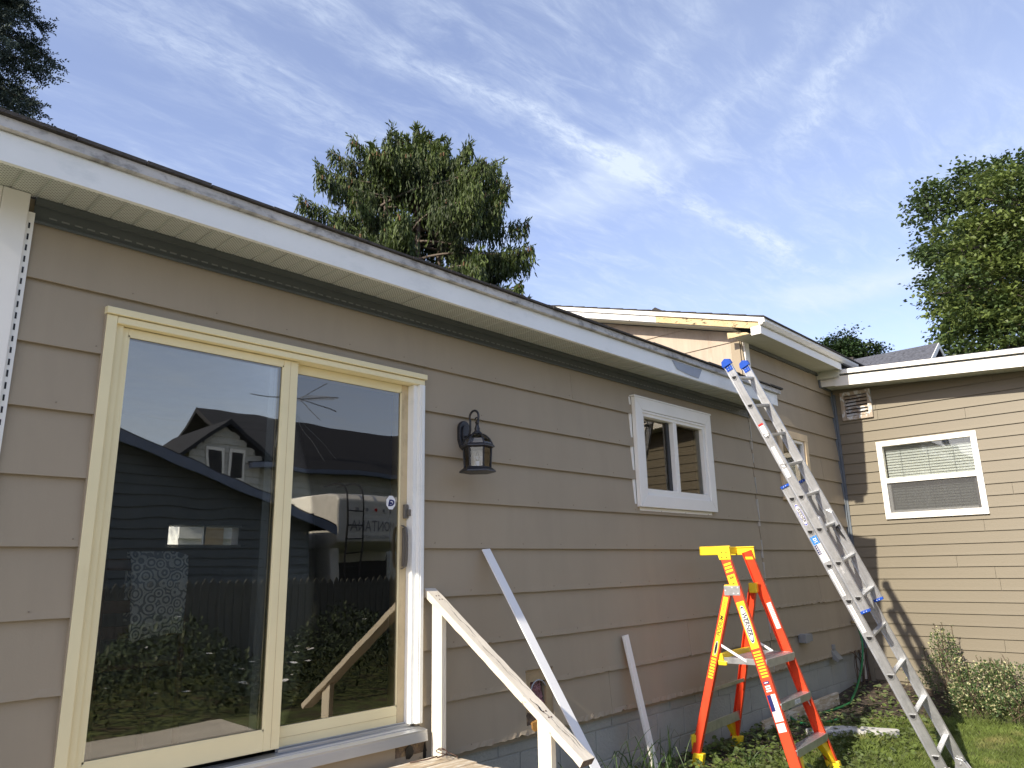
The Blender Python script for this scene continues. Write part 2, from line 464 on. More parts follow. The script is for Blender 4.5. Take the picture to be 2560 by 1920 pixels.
# ------------------------------------------------------------------ mesh helpers
class MB:
    def __init__(s):
        s.v, s.f = [], []

    def add(s, vs_, fs):
        n = len(s.v)
        s.v += [tuple(p) for p in vs_]
        s.f += [tuple(i + n for i in q) for q in fs]
        return s

    def box(s, x0, x1, y0, y1, z0, z1):
        return s.ob(V((x0, y0, z0)), V((x1 - x0, 0, 0)), V((0, y1 - y0, 0)), V((0, 0, z1 - z0)))

    def ob(s, o, a, b, c):
        o, a, b, c = V(o), V(a), V(b), V(c)
        if a.cross(b).dot(c) < 0:
            a, b = b, a
        p = [o, o + a, o + a + b, o + b, o + c, o + a + c, o + a + b + c, o + b + c]
        return s.add(p, [(0, 3, 2, 1), (4, 5, 6, 7), (0, 1, 5, 4), (1, 2, 6, 5), (2, 3, 7, 6), (3, 0, 4, 7)])

    def prism(s, pts, e):
        """closed polygon pts extruded by e"""
        pts = [V(p) for p in pts]
        e = V(e)
        nrm = V((0, 0, 0))
        for i in range(len(pts)):
            nrm += pts[i].cross(pts[(i + 1) % len(pts)])
        if nrm.dot(e) > 0:
            pts = pts[::-1]
        n = len(pts)
        vv = pts + [p + e for p in pts]
        ff = [tuple(range(n)), tuple(range(2 * n - 1, n - 1, -1))]
        for i in range(n):
            j = (i + 1) % n
            ff.append((i, i + n, j + n, j))
        return s.add(vv, ff)

    def tube(s, path, r, n=8, caps=True, r2=None):
        path = [V(p) for p in path]
        k = len(path)
        base = len(s.v)
        prev = None
        for i, p in enumerate(path):
            d = (path[min(i + 1, k - 1)] - path[max(i - 1, 0)]).normalized()
            if prev is None:
                a = d.orthogonal().normalized()
            else:
                a = (prev - d * prev.dot(d))
                a = a.normalized() if a.length > 1e-6 else d.orthogonal().normalized()
            prev = a
            b = d.cross(a)
            rr = r if r2 is None else r + (r2 - r) * i / (k - 1)
            if isinstance(rr, (list, tuple)):
                rr = rr[i]
            for j in range(n):
                t = 2 * math.pi * j / n
                s.v.append(tuple(p + a * (rr * math.cos(t)) + b * (rr * math.sin(t))))
        for i in range(k - 1):
            for j in range(n):
                s.f.append((base + i * n + j, base + i * n + (j + 1) % n, base + (i + 1) * n + (j + 1) % n, base + (i + 1) * n + j))
        if caps:
            s.f.append(tuple(base + j for j in range(n - 1, -1, -1)))
            s.f.append(tuple(base + (k - 1) * n + j for j in range(n)))
        return s

    def lathe(s, c, prof, n=6, ph=0):
        """profile [(r,z)] turned about a vertical axis through c"""
        base = len(s.v)
        for r, z in prof:
            for j in range(n):
                t = ph + 2 * math.pi * j / n
                s.v.append((c[0] + r * math.cos(t), c[1] + r * math.sin(t), c[2] + z))
        for i in range(len(prof) - 1):
            for j in range(n):
                s.f.append((base + i * n + j, base + i * n + (j + 1) % n, base + (i + 1) * n + (j + 1) % n, base + (i + 1) * n + j))
        s.f.append(tuple(base + j for j in range(n - 1, -1, -1)))
        s.f.append(tuple(base + (len(prof) - 1) * n + j for j in range(n)))
        return s

    def leaf(s, p, d, n, L, w):
        """a pointed leaf: two triangles folded slightly along the midrib"""
        d = d.normalized()
        sd_ = d.cross(n)
        if sd_.length < 1e-5:
            sd_ = d.orthogonal()
        sd_.normalize()
        up_ = sd_.cross(d)
        q = p + d * (L * .42)
        return s.add([p, q + sd_ * (w / 2) + up_ * (w * .12), p + d * L, q - sd_ * (w / 2) + up_ * (w * .12)], [(0, 1, 2), (0, 2, 3)])

    def build(s, name, mat, parent=None, smooth=False, bevel=0., auto=None):
        me = bpy.data.meshes.new(name)
        me.from_pydata(s.v, [], s.f)
        me.materials.append(mat)
        if smooth:
            me.polygons.foreach_set('use_smooth', [True] * len(me.polygons))
        me.update()
        o = bpy.data.objects.new(name, me)
        col.objects.link(o)
        attach(o, parent)
        if bevel:
            b = o.modifiers.new('bevel', 'BEVEL')
            b.width = bevel
            b.segments = 2
            b.limit_method = 'ANGLE'
            b.angle_limit = R(40)
        return o


def attach(o, parent):
    if parent is not None:
        o.parent = parent
        if parent.type == 'EMPTY':
            o.matrix_parent_inverse = Matrix.Translation(-V(parent.location))


def tag(o, label, cat, group=None, kind=None):
    o['label'] = label
    if cat:
        o['category'] = cat
    if group:
        o['group'] = group
    if kind:
        o['kind'] = kind
    return o


def thing(name, label, cat, loc, group=None):
    e = bpy.data.objects.new(name, None)
    e.location = loc
    e.empty_display_size = .2
    col.objects.link(e)
    return tag(e, label, cat, group)


def B(name, mat, parent, x0, x1, y0, y1, z0, z1, bevel=0.):
    return MB().box(x0, x1, y0, y1, z0, z1).build(name, mat, parent, bevel=bevel)


def text(name, body, size, o, ax, ay, mat, parent, shear=0., bold=0., align='CENTER', sx=1.):
    cu = bpy.data.curves.new(name, 'FONT')
    cu.body = body
    cu.size = size
    cu.align_x = align
    cu.align_y = 'CENTER'
    cu.extrude = .0004
    cu.shear = shear
    cu.offset = bold
    cu.resolution_u = 3
    t = bpy.data.objects.new(name, cu)
    col.objects.link(t)
    dg = bpy.context.evaluated_depsgraph_get()
    me = bpy.data.meshes.new_from_object(t.evaluated_get(dg))
    bpy.data.objects.remove(t)
    ax, ay = V(ax).normalized(), V(ay).normalized()
    n = ax.cross(ay)
    for v in me.vertices:
        c = v.co.copy()
        v.co = V(o) + ax * (c.x * sx) + ay * c.y + n * c.z
    me.materials.clear()
    me.materials.append(mat)
    ob = bpy.data.objects.new(name, me)
    col.objects.link(ob)
    attach(ob, parent)
    return ob


def cells(a0, a1, z0, z1, ops):
    """rectangles left of [a0,a1]x[z0,z1] after cutting the openings"""
    xs = sorted({a0, a1} | {max(a0, min(a1, x)) for o in ops for x in o[:2]})
    out = []
    for i in range(len(xs) - 1):
        if xs[i + 1] - xs[i] < 1e-4:
            continue
        mid = (xs[i] + xs[i + 1]) / 2
        zz = [(z0, z1)]
        for o in ops:
            if o[0] < mid < o[1]:
                nz = []
                for (p, q) in zz:
                    if o[2] > p:
                        nz.append((p, min(q, o[2])))
                    if o[3] < q:
                        nz.append((max(p, o[3]), q))
                zz = [k for k in nz if k[1] - k[0] > 1e-4]
        for p, q in zz:
            out.append((xs[i], xs[i + 1], p, q))
    return out


def siding(parent, O, a, n, zl, A0, A1, ops, proud, mat, joints={}, rough={}, step=.12, top_in=.004, cutf=None):
    """lapped courses; every board between two joints is an object of its own"""
    O, a, n = V(O), V(a), V(n)
    for k in range(len(zl) - 1):
        zb, zt = zl[k], zl[k + 1]
        cuts = [A0] + sorted(j for j in joints.get(k, []) if A0 < j < A1) + [A1]
        amp = rough.get(k, .0006)
        for i in range(len(cuts) - 1):
            s0, s1 = cuts[i] + (.0015 if i else 0), cuts[i + 1] - (.0015 if i < len(cuts) - 2 else 0)
            mb = MB()
            last = None
            for (c0, c1, p, q) in cells(s0, s1, zb, zt, ops):
                if last is not None and c0 - last > 1e-4 and mb.v:
                    mb.build('siding_board', mat, parent)
                    mb = MB()
                last = c1
                nn = max(1, int((c1 - c0) / (step if amp < .002 else .03)))
                row = []
                for j in range(nn + 1):
                    x = c0 + (c1 - c0) * j / nn
                    jz = jy = 0
                    if abs(p - zb) < 1e-5:
                        jz = U(-amp, amp) * .6
                        jy = U(0, amp * 1.0)
                        if amp > .002 and U(0, 1) < .12:
                            jz += U(0, amp * 2.0)
                    sl_f = lambda z_: proud + (top_in - proud) * (z_ - zb) / (zt - zb)
                    qt = q + (.010 if abs(q - zt) < 1e-5 else 0)
                    if cutf:
                        qt = max(p + jz + .0005, min(qt, cutf(x)))
                    b = O + a * x
                    pm_ = min(p + .034, (p + qt) / 2)
                    pg = min(p + .030, (p + qt) / 2)
                    row.append([b + n * .0005 + V((0, 0, pg)), b + n * (sl_f(p) + jy - .009) + V((0, 0, pg)), b + n * (sl_f(p) + jy - .009) + V((0, 0, p + jz)), b + n * (sl_f(p) + jy) + V((0, 0, p + jz)),
                                b + n * sl_f(pm_) + V((0, 0, pm_)), b + n * sl_f(min(qt, zt)) + V((0, 0, qt)), b + V((0, 0, qt))])
                if cutf:
                    while len(row) > 2 and row[0][5].z - row[0][3].z < .002 and row[1][5].z - row[1][3].z < .002:
                        row.pop(0)
                    while len(row) > 2 and row[-1][5].z - row[-1][3].z < .002 and row[-2][5].z - row[-2][3].z < .002:
                        row.pop()
                    nn = len(row) - 1
                    if max(r_[5].z - r_[3].z for r_ in row) < .002:
                        continue
                base = len(mb.v)
                for r_ in row:
                    mb.v += [tuple(z) for z in r_]
                for j in range(nn):
                    for e in range(5):
                        i0, i1 = base + j * 7 + e, base + j * 7 + e + 1
                        mb.f.append((i0, i1, i1 + 7, i0 + 7) if a.cross(n).z < 0 else (i0, i0 + 7, i1 + 7, i1))
                for j in (0, nn):
                    mb.f.append(tuple(base + j * 7 + e for e in range(7)))
            if mb.v:
                mb.build('siding_board', mat, parent)
# ------------------------------------------------------------------ ground
def sm(x, a, b):
    t = max(0., min(1., (x - a) / (b - a)))
    return t * t * (3 - 2 * t)


def gz(x, y):
    return -.05 + .10 * sm(y, -1.2, -.1) + .10 * sm(x, 8.6, 10.0) * sm(y, -3.2, -1.2) + .012 * math.sin(x * 2.3) * math.sin(y * 3.1 + .5)


def sheet(name, mat, xs, ys, dz, kind='structure', keep=None):
    mb = MB()
    nx, ny = len(xs), len(ys)
    for y in ys:
        for x in xs:
            mb.v.append((x, y, gz(x, y) + dz))
    for j in range(ny - 1):
        for i in range(nx - 1):
            if keep and not keep((xs[i] + xs[i + 1]) / 2, (ys[j] + ys[j + 1]) / 2):
                continue
            mb.f.append((j * nx + i, j * nx + i + 1, (j + 1) * nx + i + 1, (j + 1) * nx + i))
    o = mb.build(name, mat, smooth=True)
    o['kind'] = kind
    return o


def fr(a, b, st):
    n = int(round((b - a) / st))
    return [a + (b - a) * i / n for i in range(n + 1)]


g = sheet('ground', TURF, [-300, -120, -50, -20, -8] + fr(-2, 12, .25) + [16, 25, 50, 120, 300],
          [-300, -120, -50, -20, -10] + fr(-6, 2, .2) + [6, 20, 50, 120, 300], 0)
g['label'] = 'green lawn with patches of bare soil'
pt = MB()  # unseen pale slab, added to bounce warm sunlight onto the shaded wall
pt.box(-14, 4.2, -5.0, -1.5, -.12, -.022)
pt = pt.build('bounce_slab', M('bounce_concrete', (.47, .43, .36), rough=.9, var=.1, scale=3, bump=.3, bscale=60))
pt['kind'] = 'structure'
pt['label'] = 'unseen pale slab added to bounce light onto the shaded wall'
bed = sheet('planting_bed', SOIL, fr(2.5, 10.1, .1), fr(-1.5, .1, .05), .006,
            keep=lambda x, y: y > -.42 - .10 * math.sin(x * 2.1) - .06 * math.sin(x * 6.3) - .55 * sm(x, 7.4, 9.2))
bed['label'] = 'strip of dark bare soil along the foot of the walls'

# ------------------------------------------------------------------ low extension of the house
EXT = thing('house_extension', 'low taupe sided extension with white fascia and sliding glass door', 'house', (4, 2.2, 0))
ZL = [.527, .826, 1.128, 1.431, 1.722, 2.014, 2.30, 2.58, 2.867, 3.16]
DOOR = (1.06, 2.95, .62, 2.81)
WIN1 = (5.30, 6.54, 2.10, 2.98)
HOLE = (3.845, 4.125, .585, .925)
WIN2 = (8.20, 8.95, 2.30, 3.05)
siding(EXT, (0, 0, 0), (1, 0, 0), (0, -1, 0), ZL, .694, 7.498, [DOOR, WIN1, HOLE], .026, TAUPE,
       joints={0: [4.78], 1: [5.95], 2: [], 3: [6.9], 5: [], 7: [], 8: [4.458]}, rough={0: .0075, 1: .0035, 2: .0025, 3: .0018})
mb = MB()
for c0, c1, p, q in cells(.6, 7.5, .5, 3.24, [(1.08, 2.93, .64, 2.79), WIN1, (3.90, 4.07, .66, .86)]):
    mb.box(c0, c1, .003, .11, p, q)
mb.build('wall', TAUPE, EXT)
# rooms behind the glass
B('interior_floor', FLOORW, EXT, .62, 7.4, .115, 4.2, .60, .70)
B('interior_ceiling', INTW, EXT, .62, 7.4, .115, 4.2, 3.13, 3.2)
B('interior_side_wall', INTW, EXT, .61, .74, .115, 4.2, .70, 3.13)
B('interior_side_wall', INTW, EXT, 7.28, 7.4, .115, 4.2, .70, 3.13)
mb = MB()
for c0, c1, p, q in cells(.75, 7.27, .70, 3.13, [(3.05, 3.78, 1.885, 2.07)]):
    mb.box(c0, c1, 4.05, 4.2, p, q)
mb.build('interior_back_wall', INTW, EXT)
# block foundation
for r_, (z0, z1) in enumerate([(-.22, -.008), (0, .205), (.213, .42), (.428, .56)]):
    x = .6 + (.2 if r_ % 2 else 0)
    while x < 10.0:
        x1 = min(x + .40, 10.02)
        if x1 - x > .05:
            B('foundation_block', BLUEGREY, EXT, x, x1 - .004, .028 + U(0, .002), .2, z0, z1, bevel=.004)
        x += .404
B('mortar', BLUEGREY, EXT, .6, 10.02, .036, .18, -.2, .55)
# soffit panels
pm = MB()
pm.add([(0, 0, 0), (.012, 0, .006), (.016, 0, 0), (.1006, 0, 0), (.1006, .335, 0), (.016, .335, 0), (.012, .335, .006), (0, .335, 0)],
       [(0, 7, 6, 1), (1, 6, 5, 2), (2, 5, 4, 3)])
pm.box(.0, .1006, 0, .335, .008, .012)
first = None
for i in range(72):
    if first is None:
        first = pm.build('soffit_panel', SOFFP, EXT)
        o = first
    else:
        o = first.copy()
        col.objects.link(o)
    o.location = (.2 + .1016 * i, -.346, 3.24 + U(-.0012, .0012))
mb = MB()
xs = fr(.15, 7.50, .245)
for i in range(len(xs) - 1):
    w0, w1 = .0022 * math.sin(xs[i] * 3.7) * math.sin(xs[i] * 1.3), .0022 * math.sin(xs[i + 1] * 3.7) * math.sin(xs[i + 1] * 1.3)
    a, b = xs[i], xs[i + 1]
    mb.add([(a, -.36 + w0, 3.197), (b, -.36 + w1, 3.197), (b, -.36 - w1, 3.319), (a, -.36 - w0, 3.319),
            (a, -.335, 3.197), (b, -.335, 3.197), (b, -.335, 3.199), (a, -.335, 3.199)],
           [(0, 1, 2, 3), (1, 0, 4, 5), (4, 7, 6, 5)])
mb.box(.15, 7.5, -.354, -.346, 3.2, 3.33)
mb.add([(7.5, -.36, 3.197), (7.5, -.345, 3.197), (7.5, -.345, 3.319), (7.5, -.36, 3.319)], [(0, 1, 2, 3)])
mb.build('fascia', WHITE, EXT)
MB().prism([(5.42, -.3645, 3.312), (5.50, -.3645, 3.24), (5.72, -.3645, 3.222), (5.86, -.3645, 3.218), (5.93, -.3645, 3.312)],
           (0, .0015, 0)).build('bare_patch', GREYPATCH, EXT)['label'] = 'bare grey patch on the white fascia'
mb = MB()
for a, b in ((.12, 3.62), (3.624, 7.55)):
    mb.box(a, b, -.384, -.35, 3.327, 3.376)
    mb.box(a, b, -.388, -.384, 3.327, 3.333)
mb.build('drip_edge', GRIME, EXT, bevel=.002)
x = .1
while x < 7.55:
    w = U(.28, .34)
    B('shingle', SHING, EXT, x, min(x + w - .004, 7.58), -.402 + U(-.006, .006), -.16, 3.378, 3.389 + U(-.001, .006))
    x += w
rf = MB().prism([(.1, -.385, 3.379), (.1, 4.6, 4.62), (.1, 4.6, 4.3), (.1, -.3, 3.34)], (7.47, 0, 0)).build('roof', SHING, EXT)
for k in range(1, 16):
    y = -.385 + k * .32
    MB().prism([(.1, y, 3.381 + (y + .385) * .249), (.1, y, 3.391 + (y + .385) * .249), (.1, y + .5, 3.385 + (y + .885) * .249)], (7.47, 0, 0)).build('shingle_course', SHING, rf)
MB().prism([(1.28, .18, 3.52), (1.28, .18, 3.705), (1.30, .50, 3.80), (1.30, .50, 3.52)], (.15, 0, 0)).build('roof_vent', GRIME, rf)
mb = MB()
for k in range(len(ZL) - 1):
    x = .9 + .13 * (k % 3)
    while x < 7.4:
        if not any(o_[0] - .02 < x < o_[1] + .02 and o_[2] - .05 < ZL[k] + .03 < o_[3] + .05 for o_ in (DOOR, WIN1, HOLE)):
            mb.tube([(x, -.018, ZL[k] + .032), (x, -.0262, ZL[k] + .032)], .0035, 6)
        x += .406 + U(-.01, .01)
mb.build('nail_heads', M('painted_nail', (.25, .20, .14), rough=.7), EXT)['kind'] = 'stuff'
# dark J-channel and slotted nailing strip under the soffit
mb = MB()
mb.box(.72, 7.52, -.034, -.006, 3.206, 3.238)
mb.box(.72, 7.52, -.014, -.008, 3.13, 3.206)
mb.box(.72, 7.52, -.030, -.018, 3.120, 3.132)
mb.build('soffit_channel', DARKTRIM, EXT)
mb = MB()
x = .78
while x < 7.4:
    mb.box(x, x + .032, -.0165, -.0135, 3.158, 3.165)
    x += .052 + (U(-.003, .004))
mb.build('nail_slots', SLOT, EXT)['kind'] = 'stuff'
# corner post at the near end, with its slotted flange
cp = MB().box(.59, .693, -.050, -.004, .55, 3.238).box(.578, .589, -.050, .07, .55, 3.238).build('corner_post', WHITE2, EXT, bevel=.004)
mb = MB()
z = .6
fl = MB().box(.6935, .722, -.034, -.030, .55, 3.16).build('nailing_flange', WHITE2, cp)
while z < 3.1:
    h_ = U(.023, .029)
    mb.box(.702, .709, -.0352, -.0335, z, z + h_)
    z += .052 + U(-.002, .002)
mb.build('slots', BLACKP, cp)['kind'] = 'stuff'
# bare patch with the old duct hole
hp = MB()
for c0, c1, p, q in cells(HOLE[0], HOLE[1], HOLE[2], HOLE[3], [(3.905, 4.065, .675, .845)]):
    hp.box(c0, c1, -.004, .012, p, q)
hp = hp.build('plywood_patch', PLY, EXT)
hp['label'] = 'bare plywood patch with a torn duct hole'
mb = MB()
ring = [(3.985 + .085 * math.cos(t * .2618), -.007, .76 + .092 * math.sin(t * .2618)) for t in range(25)]
mb.tube(ring[2:17], .0045, 6)
mb.build('duct_rim', CURT, hp, smooth=True)
mb = MB()
for i in range(40):
    mb.tube([(3.985 + U(-.07, .07), .03, .76 + U(-.08, .08)), (3.985 + U(-.08, .08), .02, .70 + U(-.03, .1)), (3.985 + U(-.08, .08), .04, .76 + U(-.09, .09))], .008, 5)
mb.build('insulation', INSUL, hp)
mb = MB().prism([(3.845, -.010, .62), (3.87, -.012, .66), (3.93, -.010, .64), (3.98, -.012, .67), (4.05, -.010, .64), (4.10, -.012, .60), (4.02, -.010, .55), (3.93, -.012, .57), (3.88, -.010, .56)], (0, .012, 0))
mb.build('rotten_edge', ROT, hp)
MB().prism([(3.89, -.024, .60), (3.96, -.024, .61), (3.945, -.03, .545), (3.915, -.03, .53), (3.885, -.026, .56)], (0, .02, 0)).build('foam_lump', AMBER, hp, bevel=.008)

# ---- sliding door
DR = bpy.data.objects.new('sliding_door', None)
col.objects.link(DR)
DR.location = (2, 0, .7)
attach(DR, EXT)
DR['label'] = 'cream framed sliding glass door'
DR.location = (0, 0, 0)
DR.matrix_parent_inverse = Matrix.Translation(-V(EXT.location))
B('painted_edge', TAUPE, DR, 1.0535, 1.0575, -.031, .0, .66, 2.772)
B('casing', CREAM, DR, 1.058, 1.104, -.036, .05, .66, 2.772, bevel=.003)
MB().prism([(1.052, -.012, 2.812), (1.052, -.05, 2.806), (1.052, -.05, 2.774), (1.052, .03, 2.774), (1.052, .03, 2.812)], (1.905, 0, 0)).build('head_cap', CREAM, DR, bevel=.002)
B('head_jamb', CREAM, DR, 1.105, 2.947, -.036, .10, 2.738, 2.770, bevel=.002)
B('side_jamb', CREAM, DR, 1.1045, 1.14, -.012, .10, .72, 2.737)
rj = B('side_jamb', WHITE, DR, 2.905, 2.947, -.040, .10, .74, 2.737, bevel=.003)
rj['label'] = 'unpainted white side jamb'
B('stop', WHITE, DR, 2.878, 2.9045, -.012, .10, .74, 2.737, bevel=.002)
B('stop_bead', WHITE, DR, 2.915, 2.938, -.048, -.041, .745, 2.735, bevel=.002)


def sash(x0, x1, y0, z0, z1, sl, sr, sb, st_, mat, matr, lab):
    p_ = B('sash', mat, DR, x0, x0 + sl, y0, y0 + .038, z0, z1, bevel=.002)
    p_['label'] = lab
    B('stile', matr, p_, x1 - sr, x1, y0, y0 + .038, z0, z1, bevel=.002)
    B('rail', mat, p_, x0 + sl + .0005, x1 - sr - .0005, y0 + .0005, y0 + .037, z0, z0 + sb, bevel=.002)
    B('rail', mat, p_, x0 + sl + .0005, x1 - sr - .0005, y0 + .0005, y0 + .037, z1 - st_, z1, bevel=.002)
    gx0, gx1, gz0, gz1 = x0 + sl - .004, x1 - sr + .004, z0 + sb - .004, z1 - st_ + .004
    bd = MB()
    w = .012
    for (a, b, c, d) in ((gx0, gx0 + w, gz0, gz1), (gx1 - w, gx1, gz0, gz1), (gx0, gx1, gz0, gz0 + w), (gx0, gx1, gz1 - w, gz1)):
        bd.box(a, b, y0 + .002, y0 + .0095, c, d)
    bd.build('glazing_bead', mat, p_)
    B('pane', GLASS, p_, gx0, gx1, y0 + .011, y0 + .027, gz0, gz1)
    return p_


s1 = sash(1.141, 2.066, .002, .752, 2.734, .028, .086, .092, .034, CREAM, CREAM, 'fixed left glass panel')
B('spacer', CURT, s1, 1.915, 1.955, .034, .036, .85, 2.70)
B('seam', CREAMD, s1, 2.018, 2.0195, .0005, .003, .76, 2.73)
s2 = sash(1.99, 2.878, .046, .742, 2.736, .075, .052, .092, .044, CREAM, CREAMD, 'sliding right glass panel')
B('spacer', CURT, s2, 2.785, 2.815, .078, .080, .85, 2.69)
B('seam', CREAMD, s2, 2.07, 2.826, .0445, .0465, .788, .7895)
# handle, latch, sticker on the sliding panel
mb = MB()
hz_ = [(1.60, .0), (1.615, .035), (1.66, .047), (1.73, .05), (1.80, .047), (1.845, .035), (1.86, .0)]
for i in range(len(hz_) - 1):
    (z0, d0), (z1, d1) = hz_[i], hz_[i + 1]
    mb.prism([(2.832, .046 - d0 - .012, z0), (2.832, .046 - d1 - .012, z1), (2.832, .046 - d1 + .004, z1), (2.832, .046 - d0 + .004, z0)], (.014, 0, 0))
mb.box(2.842, 2.868, .028, .0455, 1.615, 1.845)
mb.build('pull_handle', BRONZE, s2, bevel=.002)
MB().box(2.846, 2.874, .024, .0455, 1.90, 1.985).box(2.862, 2.878, .004, .024, 1.915, 1.955).build('latch', BRONZE, s2, bevel=.003)
oc = [(2.763 + .036 * math.cos(R(22.5 + 45 * i)), .0555, 1.994 + .044 * math.sin(R(22.5 + 45 * i))) for i in range(8)]
stk = MB().prism(oc, (0, .0008, 0)).build('security_sticker', WDECAL, s2)
stk['label'] = 'small white octagonal sticker with a blue mark'
text('blue_mark', 'D', .052, (2.763, .0548, 1.990), (1, 0, 0), (0, 0, 1), NAVY, stk, shear=.2, bold=.002, sx=1.15)
MB().box(2.748, 2.772, .0535, .0542, 1.984, 1.996).build('blue_block', NAVY, stk)
# sill and track
sl = MB()
sl.prism([(1.06, -.075, .700), (1.06, -.075, .712), (1.06, .046, .728), (1.06, .046, .690), (1.06, -.060, .690)], (1.893, 0, 0))
sl.prism([(1.06, -.075, .7005), (1.06, -.082, .652), (1.06, -.076, .652), (1.06, -.069, .6995)], (1.893, 0, 0))
sl.box(2.067, 2.90, .012, .016, .726, .742)
sl.box(2.067, 2.90, .036, .045, .727, .748)
sl.box(1.06, 2.9, -.03, -.026, .714, .724)
sl.build('sill', ALU, DR, bevel=.0015)
B('sill_board', TAUPE, EXT, 1.06, 2.76, -.030, .02, .50, .648)
mb = MB()
pts = [(2.40, .50), (2.55, .535), (2.64, .56), (2.72, .60), (2.76, .648), (2.985, .66), (2.99, .60), (3.01, .545), (3.0, .50)]
mb.prism([(x, -.022, z) for x, z in pts], (0, .04, 0)).build('rotten_board', ROT, EXT)['label'] = 'rotten board end under the door sill'
for (x, z, rx, rz) in ((2.86, .60, .035, .05), (2.975, .57, .012, .07), (2.80, .53, .05, .02)):
    MB().prism([(x + rx * math.cos(t * .7) * U(.6, 1.2), -.026, z + rz * math.sin(t * .7) * U(.6, 1.2)) for t in range(9)], (0, .003, 0)).build('rot_hole', BLACKP, EXT)

# ---- small sliding window (white vinyl)
def vinyl_window(parent, name, lab):
    w_ = bpy.data.objects.new(name, None)
    col.objects.link(w_)
    attach(w_, parent)
    w_['label'] = lab
    return w_


W1 = vinyl_window(EXT, 'window', 'small white two-pane sliding window')
x0, x1, z0, z1 = 5.27, 6.57, 2.07, 3.018
cw = .105
for nm, pts in (('casing', [(x0, z0), (x0 + cw, z0 + cw), (x0 + cw, z1 - cw), (x0, z1)]), ('casing', [(x1, z0), (x1, z1), (x1 - cw, z1 - cw), (x1 - cw, z0 + cw)]),
                ('head_casing', [(x0, z1), (x0 + cw, z1 - cw), (x1 - cw, z1 - cw), (x1, z1)]), ('sill_casing', [(x0, z0), (x1, z0), (x1 - cw, z0 + cw), (x0 + cw, z0 + cw)])):
    c_ = V((sum(p[0] for p in pts) / 4, 0, sum(p[1] for p in pts) / 4))
    MB().prism([(c_.x + (p[0] - c_.x) * .998, -.062, c_.z + (p[1] - c_.z) * .998) for p in pts], (0, .040, 0)).build(nm, WHITE2, W1, bevel=.003)
B('drip_cap', WHITE2, W1, x0 - .015, x1 + .01, -.066, 0, z1 + .001, z1 + .014)
B('side_channel', WHITE2, W1, x0 - .03, x0 - .002, -.020, 0, z0 - .02, z1, bevel=.003)
B('bottom_channel', WHITE2, W1, x0 + .03, x1 - .05, -.024, 0, z0 - .035, z0 - .002, bevel=.002)
ix0, ix1, iz0, iz1 = x0 + cw, x1 - cw, z0 + cw, z1 - cw
fw_ = MB()
for (a, b, c, d) in ((ix0, ix0 + .04, iz0, iz1), (ix1 - .04, ix1, iz0, iz1), (ix0 + .04, ix1 - .04, iz0, iz0 + .055), (ix0 + .04, ix1 - .04, iz1 - .05, iz1), ((ix0 + ix1) / 2 - .03, (ix0 + ix1) / 2 + .03, iz0 + .055, iz1 - .05)):
    fw_.box(a, b, -.045, .04, c, d)
fw_.build('frame', WHITE2, W1, bevel=.003)
B('head_track', WHITE2, W1, ix0, ix1, -.056, -.046, iz1 - .022, iz1 - .004)
B('pane', WGLASS, W1, (ix0 + ix1) / 2 + .03, ix1 - .04, -.004, .008, iz0 + .055, iz1 - .05)
B('pane', WGLASS, W1, ix0 + .04, (ix0 + ix1) / 2 - .03, .012, .022, iz0 + .055, iz1 - .05)
B('fly_screen_bar', SCREEN, W1, (ix0 + ix1) / 2 - .075, (ix0 + ix1) / 2 - .031, .0, .011, iz0 + .055, iz1 - .05)
# ------------------------------------------------------------------ tall main house
TALL = thing('main_house', 'taller taupe house section with peeling rake board and white gutter', 'house', (8.8, 2.5, 0))
GX = 7.58
ZT = [.527, .826, 1.128, 1.431, 1.722, 2.014, 2.30, 2.58, 2.867, 3.155, 3.445, 3.735, 4.0]
siding(TALL, (0, 0, 0), (1, 0, 0), (0, -1, 0), ZT, 7.515, 10.03, [WIN2, (9.32, 9.9, .4, .527)], .026, TAUPE2,
       joints={2: [8.9], 7: [9.4]}, rough={0: .007, 1: .006, 2: .006, 3: .003})
mb = MB()
for c0, c1, p, q in cells(7.5, 10.05, .5, 4.0, [WIN2]):
    mb.box(c0, c1, .004, .11, p, q)
mb.build('wall', TAUPE2, TALL)
B('interior_room', INTW, TALL, 7.62, 9.9, 1.6, 1.7, 1.5, 3.5)
rk = lambda y: 4.005 + .307 * (y + .33)
siding(TALL, (GX, 0, 0), (0, 1, 0), (-1, 0, 0), [3.155, 3.445, 3.735, 4.03, 4.32, 4.61, 4.9, 5.2, 5.5], .02, 4.4, [], .016, T111,
       joints={3: [2.0]}, cutf=rk, step=.1)
MB().prism([(GX, .0, 3.2), (GX, 4.6, 3.2), (GX, 4.6, rk(4.6)), (GX, 0, rk(0))], (.1, 0, 0)).build('gable_wall', T111, TALL)
cp2 = MB().box(GX - .02, GX + .082, -.03, -.003, 3.46, 3.998).box(GX - .03, GX - .018, -.03, .10, 3.44, 3.998).build('corner_post', WHITE2, TALL, bevel=.004)
mb = MB()
for k in range(10):
    mb.box(GX - .0235, GX - .0205, .108, .116, 3.48 + k * .052, 3.508 + k * .052)
MB().box(GX - .0225, GX - .019, .10, .128, 3.44, 3.998).build('nailing_flange', WHITE2, cp2)
mb.build('slots', BLACKP, cp2)['kind'] = 'stuff'
mb = MB()
z = .55
while z < 2.98:
    h = U(.05, .32)
    w_ = U(.0012, .005)
    mb.box(7.506 - w_, 7.506 + w_, -.0275, -.004, z, z + h)
    z += h + U(.0, .16)
mb.build('caulk_seam', M('old_caulk', (.52, .50, .44), rough=.8), TALL)['kind'] = 'stuff'
